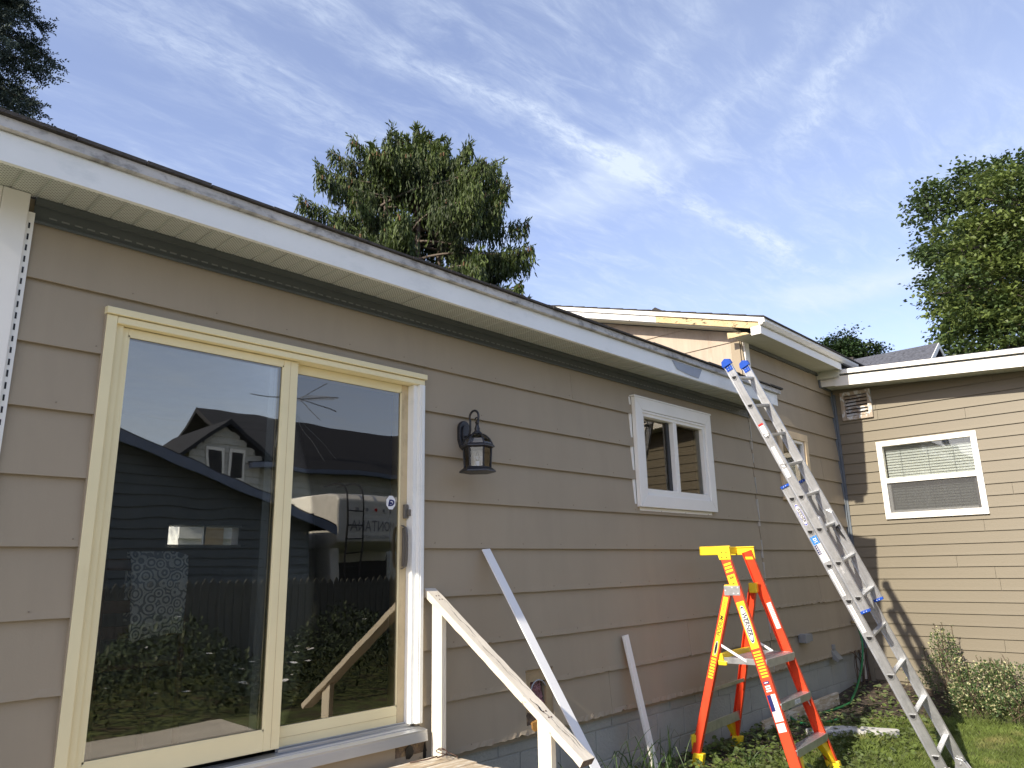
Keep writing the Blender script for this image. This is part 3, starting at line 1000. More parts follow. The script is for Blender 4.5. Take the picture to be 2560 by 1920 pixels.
# soffit, fascia, gutter
i = 0
x = 7.36
while x < 9.66:
    B('soffit_panel', SOFF, TALL, x, x + .0995, -.322, -.012, 3.998 + U(0, .0015), 4.01)
    x += .1012
B('fascia', WHITE2, TALL, 7.345, 9.62, -.332, -.322, 3.978, 4.066)
B('fascia_end', WHITE2, TALL, 7.335, 7.3445, -.332, -.22, 3.978, 4.07)
MB().prism([(7.325, -.385, 4.140), (7.325, -.385, 4.108), (7.325, -.358, 4.072), (7.325, -.318, 4.072), (7.325, -.318, 4.140)], (2.80, 0, 0)).build('gutter', WHITE2, TALL, bevel=.003)
B('soffit_end', SOFF, TALL, 9.60, 9.612, -.30, -.0, 3.90, 3.996)
B('wall_channel', DARKTRIM, TALL, GX + .09, 9.66, -.030, -.005, 3.955, 3.996)
B('wall_channel', BLUETRIM, TALL, 9.62, 9.66, -.032, -.005, 3.80, 3.954)
B('wall_channel', BLUETRIM, TALL, 9.6605, 10.0, -.032, -.005, 3.80, 3.835)
# rake
def rakebox(x0_, x1_, ya, yb, h0, h1):
    q = [(x0_, ya, 4.14 + .307 * (ya + .385) + h0), (x0_, yb, 4.14 + .307 * (yb + .385) + h0), (x0_, yb, 4.14 + .307 * (yb + .385) + h1), (x0_, ya, 4.14 + .307 * (ya + .385) + h1)]
    return MB().prism(q, (x1_ - x0_, 0, 0))


rakebox(7.322, 7.36, -.388, 1.95, -.050, .0).build('rake_drip_edge', WHITE2, TALL, bevel=.002)
rakebox(7.322, 7.36, 1.953, 4.7, -.050, .0).build('rake_drip_edge', WHITE2, TALL, bevel=.002)
rakebox(7.342, 7.362, -.318, .96, -.130, -.052).build('rake_board', RAWW, TALL)['label'] = 'bare wooden rake board with flaking paint'
rakebox(7.342, 7.362, .962, 4.7, -.130, -.052).build('rake_board', PEELW, TALL)['label'] = 'white rake board with peeling paint'
rakebox(7.3625, GX - .017, -.0, 4.7, -.142, -.128).build('rake_soffit', SOFF, TALL)
MB().prism([(7.344, -.20, 4.006), (7.344, .06, 4.006), (7.344, .06, 4.075), (7.344, -.16, 4.03)], (.018, 0, 0)).build('return_block', RAWW, TALL)
rt_ = MB().prism([(7.318, -.40, 4.1375), (7.318, 4.7, 5.7035), (7.318, 4.7, 5.713), (7.318, -.40, 4.147)], (3.4, 0, 0)).build('roof', SHING, TALL)
for k in range(24):
    y = -.39 + k * .2
    MB().prism([(7.314, y, 4.148 + .307 * (y + .4)), (7.314, y, 4.158 + .307 * (y + .4)), (7.314, y + .21, 4.150 + .307 * (y + .61))], (3.4, 0, 0)).build('shingle_course', SHING, rt_)
MB().prism([(7.6, 1.0, 4.60), (7.6, 1.12, 4.72), (7.6, 1.26, 4.66)], (.4, 0, 0)).build('roof_vent', SHING, rt_)
# window with bare pine casing behind the ladder
W2 = vinyl_window(TALL, 'window', 'small window with bare pine casing')
x0, x1, z0, z1 = 8.17, 8.98, 2.27, 3.09
for nm, a, b, c, d in (('casing', x0, x0 + .085, z0 + .076, z1 - .086), ('casing', x1 - .085, x1, z0 + .076, z1 - .086), ('casing', x0 - .005, x1 + .005, z1 - .085, z1), ('casing', x0, x1 + .004, z0, z0 + .075)):
    B(nm, NEWW, W2, a, b, -.042, -.002, c, d, bevel=.003)
fb = MB()
for (a, b, c, d) in ((x0 + .086, x0 + .12, z0 + .076, z1 - .086), (x1 - .12, x1 - .086, z0 + .076, z1 - .086), (x0 + .12, x1 - .12, z0 + .076, z0 + .11), (x0 + .12, x1 - .12, z1 - .12, z1 - .086)):
    fb.box(a, b, -.02, .05, c, d)
fb.build('frame', WHITE2, W2)
B('pane', WGLASS, W2, x0 + .12, x1 - .12, .01, .02, z0 + .11, z1 - .12)
# outlet boxes and spigot
ob = B('outlet_box', GREYBOX, TALL, 8.16, 8.27, -.10, -.015, .745, .835, bevel=.006)
B('cover', GREYBOX, ob, 8.273, 8.36, -.095, -.02, .755, .83, bevel=.006)
MB().prism([(9.0, -.02, .60), (9.0, -.10, .50), (9.0, -.085, .47), (9.0, -.02, .50)], (.13, 0, 0)).build('dryer_vent', TAUPEV, TALL, bevel=.004)
B('vent_cover', GREYBOX, TALL, 9.03, 9.10, -.036, -.015, .602, .655)
sg = MB().tube([(9.70, -.01, .86), (9.70, -.09, .86)], .012, 8).tube([(9.70, -.075, .862), (9.715, -.10, .80)], .014, 8).build('spigot', BRASS, TALL, smooth=True)
MB().tube([(9.70, -.07, .875), (9.70, -.07, .905)], .006, 6).tube([(9.665, -.07, .905), (9.735, -.07, .905)], .011, 6).build('tap_handle', BLUEP, sg)

# ------------------------------------------------------------------ wing
WING = thing('house_wing', 'sunlit tan wing with narrow lap siding and white window', 'house', (11, -2.5, 0))
WX = 10.05
js = lambda y: 3.83 + .072 * y
WWIN = (-1.60, -.51, 2.10, 3.04)
zw = [.178 + .1321 * i for i in range(29)]
jn = {}
for k in range(28):
    jn[k] = [-(.3 + 3.4 * ((k * 37) % 10) / 10.0 + .9), -(4.3 + (k * 53 % 10) / 10)]
jn[8] = [-1.60, -4.4]
jn[9] = [-1.57, -4.1]
jn[24] = [-.56]
jn[25] = [-.55]
siding(WING, (WX, 0, 0), (0, -1, 0), (-1, 0, 0), zw, .0, 6.0, [(-WWIN[1], -WWIN[0], WWIN[2], WWIN[3]), (.14, .50, 3.395, 3.75)], .021, VINYL,
       joints={k: [-j for j in v] for k, v in jn.items()}, cutf=lambda x: js(-x) + .03, step=.25)
mb = MB()
for c0, c1, p, q in cells(-6, .05, .0, 3.80, [WWIN]):
    mb.box(WX + .002, WX + .1, c0, c1, p, min(q, 3.42 if c0 < -4 else 3.6))
mb.build('wall', VINYL, WING)


def wslope(xa, xb, ya, yb, h0, h1):
    return MB().prism([(xa, ya, js(ya) + h0), (xa, yb, js(yb) + h0), (xa, yb, js(yb) + h1), (xa, ya, js(ya) + h1)], (xb - xa, 0, 0))


y = -.02
while y > -6:
    wslope(9.69, WX + .02, y, y - .097, .0, .010).build('soffit_panel', SOFF, WING)
    y -= .1
wslope(9.676, 9.69, -.0, -.205, -.012, .098).build('fascia', WHITE2, WING)
wslope(9.67, 9.6895, -.206, -6, -.020, .108).build('fascia', WHITE2, WING)
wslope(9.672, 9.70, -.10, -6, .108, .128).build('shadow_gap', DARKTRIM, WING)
wslope(9.640, 9.70, -.17, -6, .130, .186).build('drip_edge', WHITE2, WING, bevel=.003)
wslope(9.634, 9.64, -.17, -6, .130, .142).build('drip_edge_lip', WHITE2, WING)
wslope(9.66, 13.5, -.05, -6, .187, .197).build('roof', SHING2, WING)
wslope(9.70, 13.5, -.05, -6, .03, .186).build('roof_deck', SHING2, WING)
B('corner_channel', BLUETRIM, WING, 10.0, 10.034, -.034, -.001, .6, 3.80)
B('corner_channel', BLUETRIM, WING, 10.02, 10.034, -.062, -.036, .2, 3.76)
B('corner_board', CREAMW, WING, 9.955, 9.998, -.03, -.002, .18, .62)
B('corner_board', VINYL, WING, 10.016, 10.046, -.115, -.064, .13, .85)
# attic vent
GV = bpy.data.objects.new('wall_vent', None)
col.objects.link(GV)
attach(GV, WING)
GV['label'] = 'square louvred vent with paint peeling to bare metal'
PEELV = M('peeling_vent_paint', (.40, .33, .25), rough=.5, var=.1, scale=8, c2=(.62, .63, .62), c2s=7, c2t=(.50, .54), c2st=(1, 1.5, 1))
y0, y1, z0, z1 = -.515, -.13, 3.385, 3.765
fb = MB()
for (a, b, c, d) in ((y0, y0 + .05, z0, z1), (y1 - .05, y1, z0, z1), (y0 + .05, y1 - .05, z0, z0 + .05), (y0 + .05, y1 - .05, z1 - .05, z1)):
    fb.box(WX - .05, WX, a, b, c, d)
fb.build('frame', PEELV, GV, bevel=.005)
B('backing', BLACKP, GV, WX - .012, WX - .004, y0 + .05, y1 - .05, z0 + .05, z1 - .05)
for k in range(6):
    zz = z0 + .055 + k * .046
    MB().prism([(WX - .048, y0 + .051, zz), (WX - .045, y0 + .051, zz + .003), (WX - .014, y0 + .051, zz + .036), (WX - .017, y0 + .051, zz + .033)], (0, y1 - y0 - .102, 0)).build('slat', PEELV, GV)
# wing window with blinds
W3 = vinyl_window(WING, 'window', 'white single-hung window with closed blinds')
y0, y1, z0, z1 = -1.618, -.497, 2.083, 3.057


def yz(nm, mat, parent, xa, xb, ya, yb, za, zb, bev=.003):
    return B(nm, mat, parent, xa, xb, ya, yb, za, zb, bevel=bev)


yz('frame', WHITE2, W3, WX - .045, WX + .04, y0, y0 + .065, z0, z1)
yz('frame', WHITE2, W3, WX - .045, WX + .04, y1 - .065, y1, z0, z1)
yz('frame', WHITE2, W3, WX - .0455, WX + .04, y0 + .065, y1 - .065, z1 - .065, z1)
yz('frame', WHITE2, W3, WX - .0455, WX + .04, y0 + .065, y1 - .065, z0, z0 + .075)
zm = 2.555
yz('meeting_rail', WHITE2, W3, WX - .040, WX + .04, y0 + .066, y1 - .066, zm - .03, zm + .03)
yz('lower_sash', GREYP, W3, WX - .006, WX + .016, y0 + .066, y0 + .10, z0 + .076, zm - .031)
yz('lower_sash', WHITE, W3, WX - .006, WX + .016, y1 - .10, y1 - .066, z0 + .076, zm - .031)
yz('lower_sash', WHITE, W3, WX - .006, WX + .016, y0 + .1, y1 - .1, z0 + .076, z0 + .105)
yz('pane', WGLASS, W3, WX - .012, WX - .004, y0 + .066, y1 - .066, zm + .031, z1 - .066, 0)
yz('pane', WGLASS, W3, WX + .004, WX + .012, y0 + .1, y1 - .1, z0 + .106, zm - .031, 0)
scm = bpy.data.materials.new('insect_screen')
scm.use_nodes = True
_t = scm.node_tree
_tr = _t.nodes.new('ShaderNodeBsdfTransparent')
_ms = _t.nodes.new('ShaderNodeMixShader')
_ms.inputs[0].default_value = .42
_t.nodes['Principled BSDF'].inputs['Base Color'].default_value = (.10, .10, .10, 1)
_t.nodes['Principled BSDF'].inputs['Roughness'].default_value = .8
_t.links.new(_tr.outputs[0], _ms.inputs[1])
_t.links.new(_t.nodes['Principled BSDF'].outputs[0], _ms.inputs[2])
_t.links.new(_ms.outputs[0], _t.nodes['Material Output'].inputs[0])
yz('screen', scm, W3, WX - .022, WX - .020, y0 + .066, y1 - .066, z0 + .076, zm - .031, 0)
k = 0
zz = z0 + .10
bl = bpy.data.objects.new('blind', None)
col.objects.link(bl)
attach(bl, WING)
while zz < z1 - .11:
    MB().prism([(WX + .050, y0 + .075, zz), (WX + .052, y0 + .075, zz - .002), (WX + .072, y0 + .075, zz + .036), (WX + .070, y0 + .075, zz + .038)], (0, y1 - y0 - .15, 0)).build('slat', SLAT, bl)
    zz += .034
B('head_rail', GREYP, bl, WX + .045, WX + .085, y0 + .07, y1 - .07, z1 - .11, z1 - .068)
for yy in (y0 + .28, (y0 + y1) / 2, y1 - .25):
    B('ladder_cord', GREYP, bl, WX + .047, WX + .049, yy, yy + .004, z0 + .08, z1 - .1)
B('interior', INTW, WING, WX + .5, WX + .52, y0 - .5, y1 + .4, 1.5, 3.4)

# ------------------------------------------------------------------ roof of the house behind the wing
NB = thing('neighbouring_house', 'grey shingled gable roof peeking over the tan wing', 'house', (14, 3, 0))
pk, sl_ = (14.0, 5.22), .62
q = [(13.0, pk[1] - sl_ * 1.0), (pk[0], pk[1]), (15.0, pk[1] - sl_ * 1.0)]
mb = MB().box(13.1, 14.9, -.36, 7, 2.5, pk[1] - sl_ * .92)
mb.prism([(13.1, -.36, pk[1] - .6), (14, -.36, pk[1] - .05), (14.9, -.36, pk[1] - .6)], (0, .1, 0)).build('gable_wall', GREYSD, NB)
for sgn in (-1, 1):
    r_ = MB().prism([(14 + sgn * 1.3, -.5, pk[1] - sl_ * 1.3), (14, -.5, pk[1]), (14, -.5, pk[1] - .03), (14 + sgn * 1.3, -.5, pk[1] - sl_ * 1.3 - .03)], (0, 7.5, 0)).build('roof', SHING2, NB)
    MB().prism([(14 + sgn * 1.3, -.515, pk[1] - sl_ * 1.3 - .004), (14, -.515, pk[1] - .004), (14, -.515, pk[1] - .10), (14 + sgn * 1.3, -.515, pk[1] - sl_ * 1.3 - .10)], (0, .014, 0)).build('rake_trim', WHITE, r_)
    for k in range(9):
        for j in range(22):
            xx, yy = .02 + k * .14, -.5 + j * .34 + (.17 if k % 2 else 0)
            a = MB()
            za, zb_ = pk[1] - sl_ * xx, pk[1] - sl_ * (xx + .16)
            h = .006 + U(0, .006)
            a.add([(14 + sgn * xx, yy, za + .004), (14 + sgn * (xx + .14), yy, zb_ + h + .012), (14 + sgn * (xx + .14), yy + .325, zb_ + h + .012), (14 + sgn * xx, yy + .325, za + .004),
                   (14 + sgn * (xx + .14), yy, zb_), (14 + sgn * (xx + .14), yy + .325, zb_)], [(0, 1, 2, 3), (1, 4, 5, 2)])
            if sgn < 0:
                a.build('shingle', SHING2, r_)
B('ridge_cap', SHING, NB, 13.93, 14.07, .9, 7, pk[1] - .035, pk[1] + .03)

# ------------------------------------------------------------------ wall lantern
LC = (3.262, -.185)
LN = thing('wall_lantern', 'black six-sided lantern with scrolled arm on the taupe wall', 'lantern', (3.29, 0, 2.4))
pp = []
for t in range(13):
    a = math.pi * t / 12
    pp.append((3.285 + .047 * math.cos(a), -.046, 2.495 + .055 * math.sin(a)))
pp += [(3.238, -.046, 2.42), (3.256, -.046, 2.37), (3.285, -.046, 2.352), (3.314, -.046, 2.37), (3.332, -.046, 2.42)]
MB().prism(pp, (0, .030, 0)).build('back_plate', IRON, LN, bevel=.005)
pi = [(3.285 + (x - 3.285) * .62, -.058, 2.455 + (z - 2.455) * .7) for x, _, z in pp]
MB().prism(pi, (0, .011, 0)).build('raised_panel', IRON, LN, bevel=.004)
arm = [(3.285, -.05, 2.44), (3.284, -.085, 2.445), (3.282, -.098, 2.48), (3.281, -.100, 2.54)]
for t in range(0, 22):
    a = math.pi - t * math.pi * 1.45 / 14
    rr = .046 if t < 14 else .046 - (t - 14) * .0045
    cy, cz = (-.145, 2.555) if t < 14 else (-.150, 2.55)
    arm.append((3.275 - t * .0006, cy - rr * -math.cos(a) * -1, cz + rr * math.sin(a)))
mb = MB().tube(arm[:18], .0075, 8)
mb.tube([(3.27, -.188, 2.535), (3.268, -.186, 2.515), (3.265, -.185, 2.498)], .0075, 8)
sc_ = [(3.268, -.175 + .018 * math.cos(a_ * .5) * (1 - a_ * .05), 2.535 + .018 * math.sin(a_ * .5) * (1 - a_ * .05)) for a_ in range(11)]
mb.tube(sc_, .005, 6)
mb.build('scroll_arm', IRON, LN, smooth=True)
MB().tube([(3.285, -.04, 2.39), (3.275, -.10, 2.375), (3.268, -.15, 2.36)], .012, 8).build('lower_bracket', IRON, LN, smooth=True)
c3 = (LC[0], LC[1], 0)
MB().lathe(c3, [(.010, 2.505), (.013, 2.49), (.020, 2.472), (.016, 2.465), (.024, 2.452), (.034, 2.445), (.036, 2.437)], 12).build('finial', IRON, LN, smooth=True)
PH = R(12)
mb = MB()
dome = [(.036, 2.437), (.060, 2.424), (.080, 2.404), (.092, 2.382), (.098, 2.365)]
for j in range(6):
    t = PH + j * math.pi / 3
    mb.tube([(LC[0] + r_ * math.cos(t), LC[1] + r_ * math.sin(t), z) for r_, z in dome], .0055, 5)
mb.build('roof_ribs', IRON, LN)
mb = MB().lathe(c3, [(.096, 2.372), (.112, 2.360), (.114, 2.352), (.095, 2.344)], 6, PH)
mb.build('eave_ring', IRON, LN, bevel=.002)
mb = MB()
for j in range(6):
    t0, t1 = PH + j * math.pi / 3, PH + (j + 1) * math.pi / 3
    for i in range(len(dome) - 1):
        (ra, za), (rb, zb_) = dome[i], dome[i + 1]
        mb.add([(LC[0] + ra * math.cos(t0), LC[1] + ra * math.sin(t0), za), (LC[0] + rb * math.cos(t0), LC[1] + rb * math.sin(t0), zb_),
                (LC[0] + rb * math.cos(t1), LC[1] + rb * math.sin(t1), zb_), (LC[0] + ra * math.cos(t1), LC[1] + ra * math.sin(t1), za)], [(0, 1, 2, 3)])
mb.build('roof_glass', LGLASS, LN)
mb = MB()
for j in range(6):
    t = PH + j * math.pi / 3
    mb.tube([(LC[0] + .090 * math.cos(t), LC[1] + .090 * math.sin(t), 2.350), (LC[0] + .084 * math.cos(t), LC[1] + .084 * math.sin(t), 2.218)], .0065, 6)
mb.build('corner_bars', IRON, LN)
for j in range(6):
    t0, t1 = PH + j * math.pi / 3, PH + (j + 1) * math.pi / 3
    f = lambda t, r_, z: (LC[0] + r_ * math.cos(t), LC[1] + r_ * math.sin(t), z)
    MB().prism([f(t0, .088, 2.348), f(t1, .088, 2.348), f(t1, .082, 2.22), f(t0, .082, 2.22)], V((math.cos((t0 + t1) / 2), math.sin((t0 + t1) / 2), 0)) * -.003).build('glass_panel', LGLASS, LN)
mb = MB()
for (ra, za, rb, zb_) in ((.088, 2.222, .116, 2.200), (.116, 2.200, .118, 2.192), (.118, 2.192, .10, 2.190)):
    pass
mb.lathe(c3, [(.085, 2.224), (.117, 2.200), (.119, 2.190), (.060, 2.188)], 6, PH)
mb.build('base_tray', IRON, LN, bevel=.002)
MB().lathe(c3, [(.012, 2.215), (.012, 2.262)], 10).build('candle_socket', WDECAL, LN)
MB().lathe(c3, [(.008, 2.262), (.014, 2.28), (.012, 2.30), (.004, 2.325)], 10).build('bulb', LGLASS, LN, smooth=True)

# ------------------------------------------------------------------ aluminium extension ladder
EL = thing('extension_ladder', 'silver aluminium extension ladder leaning on the eave', 'ladder', (6.8, -1.75, -.05))
LO = V((6.551, -1.75, 0))
Lu = V((-.118, .3643, .9313)).normalized()
Lr = V((1, 0, 0))
Lr = (Lr - Lu * Lr.dot(Lu)).normalized()
Lr = (Lr + V((0, 0, .06)) + V((0, .03, 0))).normalized()
Ln = Lu.cross(Lr).normalized() * -1
if Ln.y > 0:
    Ln = -Ln
LP = lambda a, s, c: LO + Lr * a + Lu * s + Ln * c


def lrail(a, c, s0, s1, name, inner):
    mb = MB()
    L = s1 - s0
    h = .036
    mb.ob(LP(a - .002, s0, c - h), Lr * .004, Lu * L, Ln * 2 * h)
    for cc in (c - h - .002, c + h - .002):
        mb.ob(LP(a - .015, s0, cc), Lr * .030, Lu * L, Ln * .004)
    for cc in (c - .016, c + .012):
        mb.ob(LP(a - .004, s0, cc), Lr * .008, Lu * L, Ln * .004)
    return mb.build(name, LALU, EL, bevel=.0008)


BW, FWD = .45, .43
rails = {'bl': lrail(0, 0, -.05, 2.42, 'base_rail', 1), 'br': lrail(BW, 0, -.03, 2.42, 'base_rail', 1),
         'fl': lrail(.004, .078, 1.26, 3.60, 'fly_rail', 1), 'fr': lrail(.004 + FWD, .078, 1.26, 3.60, 'fly_rail', 1)}
hz3 = V((0, -1, 0))
hz3 = (hz3 - Lr * hz3.dot(Lr)).normalized()
vz3 = Lr.cross(hz3)
if vz3.z < 0:
    vz3 = -vz3


def dpoly(o, k):
    k *= 1.22
    pts = [o + hz3 * (-.019 * k) + vz3 * (.011 * k), o + hz3 * (.019 * k) + vz3 * (.011 * k)]
    for t in range(1, 8):
        a = math.pi * t / 8
        pts.append(o + hz3 * (.019 * k * math.cos(a)) + vz3 * (.006 * k - .022 * k * math.sin(a)))
    return pts


def rung(a0, a1, s, c):
    r_ = MB().prism(dpoly(LP(a0 + .003, s, c), .88), Lr * (a1 - a0 - .006)).build('rung', LALU, EL, bevel=.001)
    rg = MB()
    o = LP(a0 - .0035, s, c)
    po, pi_ = dpoly(o, 1.18), dpoly(o, .86)
    n = len(po)
    pob = [p - Lr * .007 for p in po]
    pib = [p - Lr * .007 for p in pi_]
    rg.add(po + pi_ + pob + pib, [(2 * n + i, 2 * n + (i + 1) % n, 3 * n + (i + 1) % n, 3 * n + i) for i in range(n)] +
           [(i, (i + 1) % n, 2 * n + (i + 1) % n, 2 * n + i) for i in range(n)] + [(n + i, 3 * n + i, 3 * n + (i + 1) % n, n + (i + 1) % n) for i in range(n)])
    rg.build('rung_collar', LALU, r_)
    MB().prism(dpoly(LP(a0 - .0035, s, c), .9), Lr * -.002).build('rung_plug', RUBBER, r_)
    MB().prism(dpoly(LP(a1 - .010, s, c), 1.12), Lr * .007).build('rung_collar', LALU, r_)
    return r_


for k in range(8):
    rung(0, BW, .164 + .3035 * k, 0)
for k in range(8):
    rung(.004, .004 + FWD, 1.372 + .2995 * k, .078)
for a in (.004, .004 + FWD):                                     # blue end caps
    cpm = MB()
    cpm.prism([LP(a - .022, 3.585, .036), LP(a - .022, 3.62, .030), LP(a - .022, 3.655, .045), LP(a - .022, 3.668, .085), LP(a - .022, 3.645, .122), LP(a - .022, 3.60, .124), LP(a - .022, 3.598, .036)], Lr * .044)
    cpm.ob(LP(a - .0075, 3.545, .048), Lr * .012, Lu * .06, Ln * .06)
    c_ = cpm.build('end_cap', BLUEP, EL, bevel=.004)
    rv = MB()
    for cc, ss in ((.066, 3.56), (.09, 3.56), (.066, 3.582), (.09, 3.582)):
        o = LP(a - .0095, ss, cc)
        rv.ob(o, Lr * .003, Lu * .006, Ln * .006)
    rv.build('rivets', LALU, c_)
for a, s, c in ((0, 2.40, 0), (BW, 2.40, 0), (.004, 1.255, .078), (.004 + FWD, 1.255, .078)):
    e_ = MB().ob(LP(a - .016, s, c - .040), Lr * .032, Lu * .022, Ln * .08).build('rail_guard', BLUEP, EL, bevel=.003)
    MB().ob(LP(a - .018, s + .008, c - .014), Lr * .002, Lu * .006, Ln * .006).ob(LP(a - .018, s + .008, c + .008), Lr * .002, Lu * .006, Ln * .006).build('rivets', WDECAL, e_)
for a in (0, BW):                                                # swivel feet
    mb = MB()
    o = LP(a, -.04, 0)
    zf = gz(o.x, o.y)
    mb.prism([V((o.x - .03, o.y - .09, zf + .002)), V((o.x - .03, o.y + .07, zf + .002)), V((o.x - .03, o.y + .05, zf + .03)), V((o.x - .03, o.y + .03, zf + .13)), V((o.x - .03, o.y - .02, zf + .12)), V((o.x - .03, o.y - .08, zf + .03))], (.008, 0, 0))
    mb.prism([V((o.x + .022, o.y - .09, zf + .002)), V((o.x + .022, o.y + .07, zf + .002)), V((o.x + .022, o.y + .05, zf + .03)), V((o.x + .022, o.y + .03, zf + .13)), V((o.x + .022, o.y - .02, zf + .12)), V((o.x + .022, o.y - .08, zf + .03))], (.008, 0, 0))
    mb.box(o.x - .03, o.x + .03, o.y - .09, o.y + .07, zf - .004, zf + .006)
    ft = mb.build('foot', LALU, EL, bevel=.002)
    MB().tube([(o.x - .04, o.y, zf + .09), (o.x + .04, o.y, zf + .09)], .008, 8).build('pivot_bolt', GALV, ft)
for a, d_ in ((.012, 1), (FWD - .006, -1)):                      # rung locks on the fly
    k_ = MB()
    k_.prism([LP(a, 1.99, .05), LP(a, 2.10, .085), LP(a, 2.06, .12), LP(a, 1.94, .115), LP(a, 1.93, .06)], Lr * (.05 * d_))
    k_ = k_.build('rung_lock', LALU, EL, bevel=.003)
    MB().prism([LP(a + .01 * d_, 1.90, .07), LP(a + .01 * d_, 1.95, .09), LP(a + .01 * d_, 1.82, .10)], Lr * (.02 * d_)).build('spring_hook', RUBBER, k_)


def ldecal(nm, mat, parent, s0, s1, c0, c1, a=-.0025, th=.0007):
    return MB().ob(LP(a, s0, c0), Lr * -th, Lu * (s1 - s0), Ln * (c1 - c0)).build(nm, mat, parent)


bl_ = rails['bl']
# pointed oval emblem
def emblem(Pf, s0, s1, c0, hw, a, par, mats, letters, outdir):
    def lens(k, w, th):
        n = 9
        L, mid = (s1 - s0) / 2 * k, (s0 + s1) / 2
        up_ = [Pf(a, mid + L * math.cos(math.pi * i / n), c0 + w * math.sin(math.pi * i / n) ** .8) for i in range(n + 1)]
        dn = [Pf(a, mid + L * math.cos(math.pi * i / n), c0 - w * math.sin(math.pi * i / n) ** .8) for i in range(n - 1, 0, -1)]
        return MB().prism(up_ + dn, outdir * th)
    e = lens(1.04, hw * 1.12, .0006).build('emblem', mats[0], par)
    lens(1.0, hw, .0009).build('emblem_field', mats[1], e)
    lens(.90, hw * .80, .0012).build('emblem_centre', mats[0], e)
    return e


em = emblem(LP, 2.045, 2.235, 0, .021, -.0025, bl_, (WDECAL, M('emblem_blue', (.01, .03, .40), rough=.4)), None, -Lr)
text('lettering', 'WERNER', .034, LP(-.0040, 2.14, 0), -Lu, Ln, BLACKP, em, shear=.15, bold=.0006, sx=.95)
lb = ldecal('product_label', WDECAL, bl_, 1.72, 1.945, -.030, .028)
ldecal('label_blue', BLUED, lb, 1.875, 1.945, -.0302, .0282, th=.0012)
ldecal('label_navy', NAVY, lb, 1.79, 1.872, -.030, -.005, th=.0012)
text('lettering', 'D1', .034, LP(-.0042, 1.908, 0), -Lu, Ln, WDECAL, lb, bold=.001)
for k in range(4):
    ldecal('print_line', WDECAL, lb, 1.80 + k * .018, 1.806 + k * .018, -.025, -.010, th=.0016)
    ldecal('print_line', GREYP, lb, 1.80 + k * .018, 1.804 + k * .018, .004, .022, th=.0012)
for (sa, sb_) in ((1.43, 1.655), (1.125, 1.355)):
    w_ = ldecal('warning_label', WDECAL, bl_, sa, sb_, -.028, .004)
    k = sa + .008
    while k < sb_ - .01:
        ldecal('print_line', GREYP, w_, k, k + .0045, -.025 + U(0, .006), .001 - U(0, .006), th=.0012)
        k += .0095
frr = rails['fr']
w_ = ldecal('warning_label', WDECAL, frr, 2.86, 2.985, .055, .098)
ldecal('red_header', REDD, w_, 2.965, 2.985, .0545, .0985, th=.0012)
MB().prism([LP(FWD - .0005, 2.875, .078), LP(FWD - .0005, 2.892, .066), LP(FWD - .0005, 2.892, .073), LP(FWD - .0005, 2.91, .073), LP(FWD - .0005, 2.91, .083), LP(FWD - .0005, 2.892, .083), LP(FWD - .0005, 2.892, .090)], Lr * -.0012).build('arrow', BLACKP, w_)
w_ = ldecal('instruction_label', WDECAL, frr, 2.46, 2.755, .055, .088)
k = 2.468
while k < 2.745:
    ldecal('print_line', GREYP, w_, k, k + .006, .058, .085 - U(0, .008), th=.0012)
    k += .015
text('lettering', 'WERNER', .018, LP(-.0035, 1.62, .078), -Lu, Ln, WDECAL, rails['fl'])

# ------------------------------------------------------------------ orange podium stepladder
PD = thing('podium_ladder', 'orange fibreglass podium stepladder with yellow top and feet', 'ladder', (6.04, -.6, -.02))
PO = V((6.039, -1.057, -.04))
yw = R(4.4)
PX = V((math.cos(yw), math.sin(yw), 0))
PB = V((-math.sin(yw), math.cos(yw), 0))                         # towards the wall
PZ = V((0, 0, 1))
PP = lambda x, b, z: PO + PX * x + PB * b + PZ * z
hw = lambda z: (.769 - .148 * z) / 2
FB = lambda z: .297 * z


def channel(p0, p1, dd, inn, depth, fl, th, nm, par, mat=ORANGE):
    """C-section rail: web on the outside, flanges pointing inwards"""
    p0, p1 = V(p0), V(p1)
    ax = p1 - p0
    u = ax.normalized()
    dd = (V(dd) - u * V(dd).dot(u)).normalized()
    inn = (V(inn) - u * V(inn).dot(u))
    inn = (inn - dd * inn.dot(dd)).normalized()
    mb = MB()
    mb.ob(p0, ax, dd * depth, inn * th)
    mb.ob(p0, ax, dd * th, inn * fl)
    mb.ob(p0 + dd * (depth - th), ax, dd * th, inn * fl)
    return mb.build(nm, mat, par, bevel=.0015), (p0, u, dd, inn)


fr_ = {}
for sg in (-1, 1):
    a0, a1 = PP(sg * hw(.06), FB(.06), .06), PP(sg * hw(1.745), FB(1.745), 1.745)
    fr_[sg] = channel(a0, a1, PB, PX * -sg, .085, .034, .006, 'front_rail', PD)
ZR = 1.43
rr_ = {}
for sg in (-1, 1):
    a1 = PP(sg * (hw(ZR) - .004), FB(ZR) + .075, ZR + .02)
    a0 = PP(sg * .395, .845, .16)
    rr_[sg] = channel(a0, a1, PB, PX * -sg, .066, .038, .006, 'rear_leg', PD)
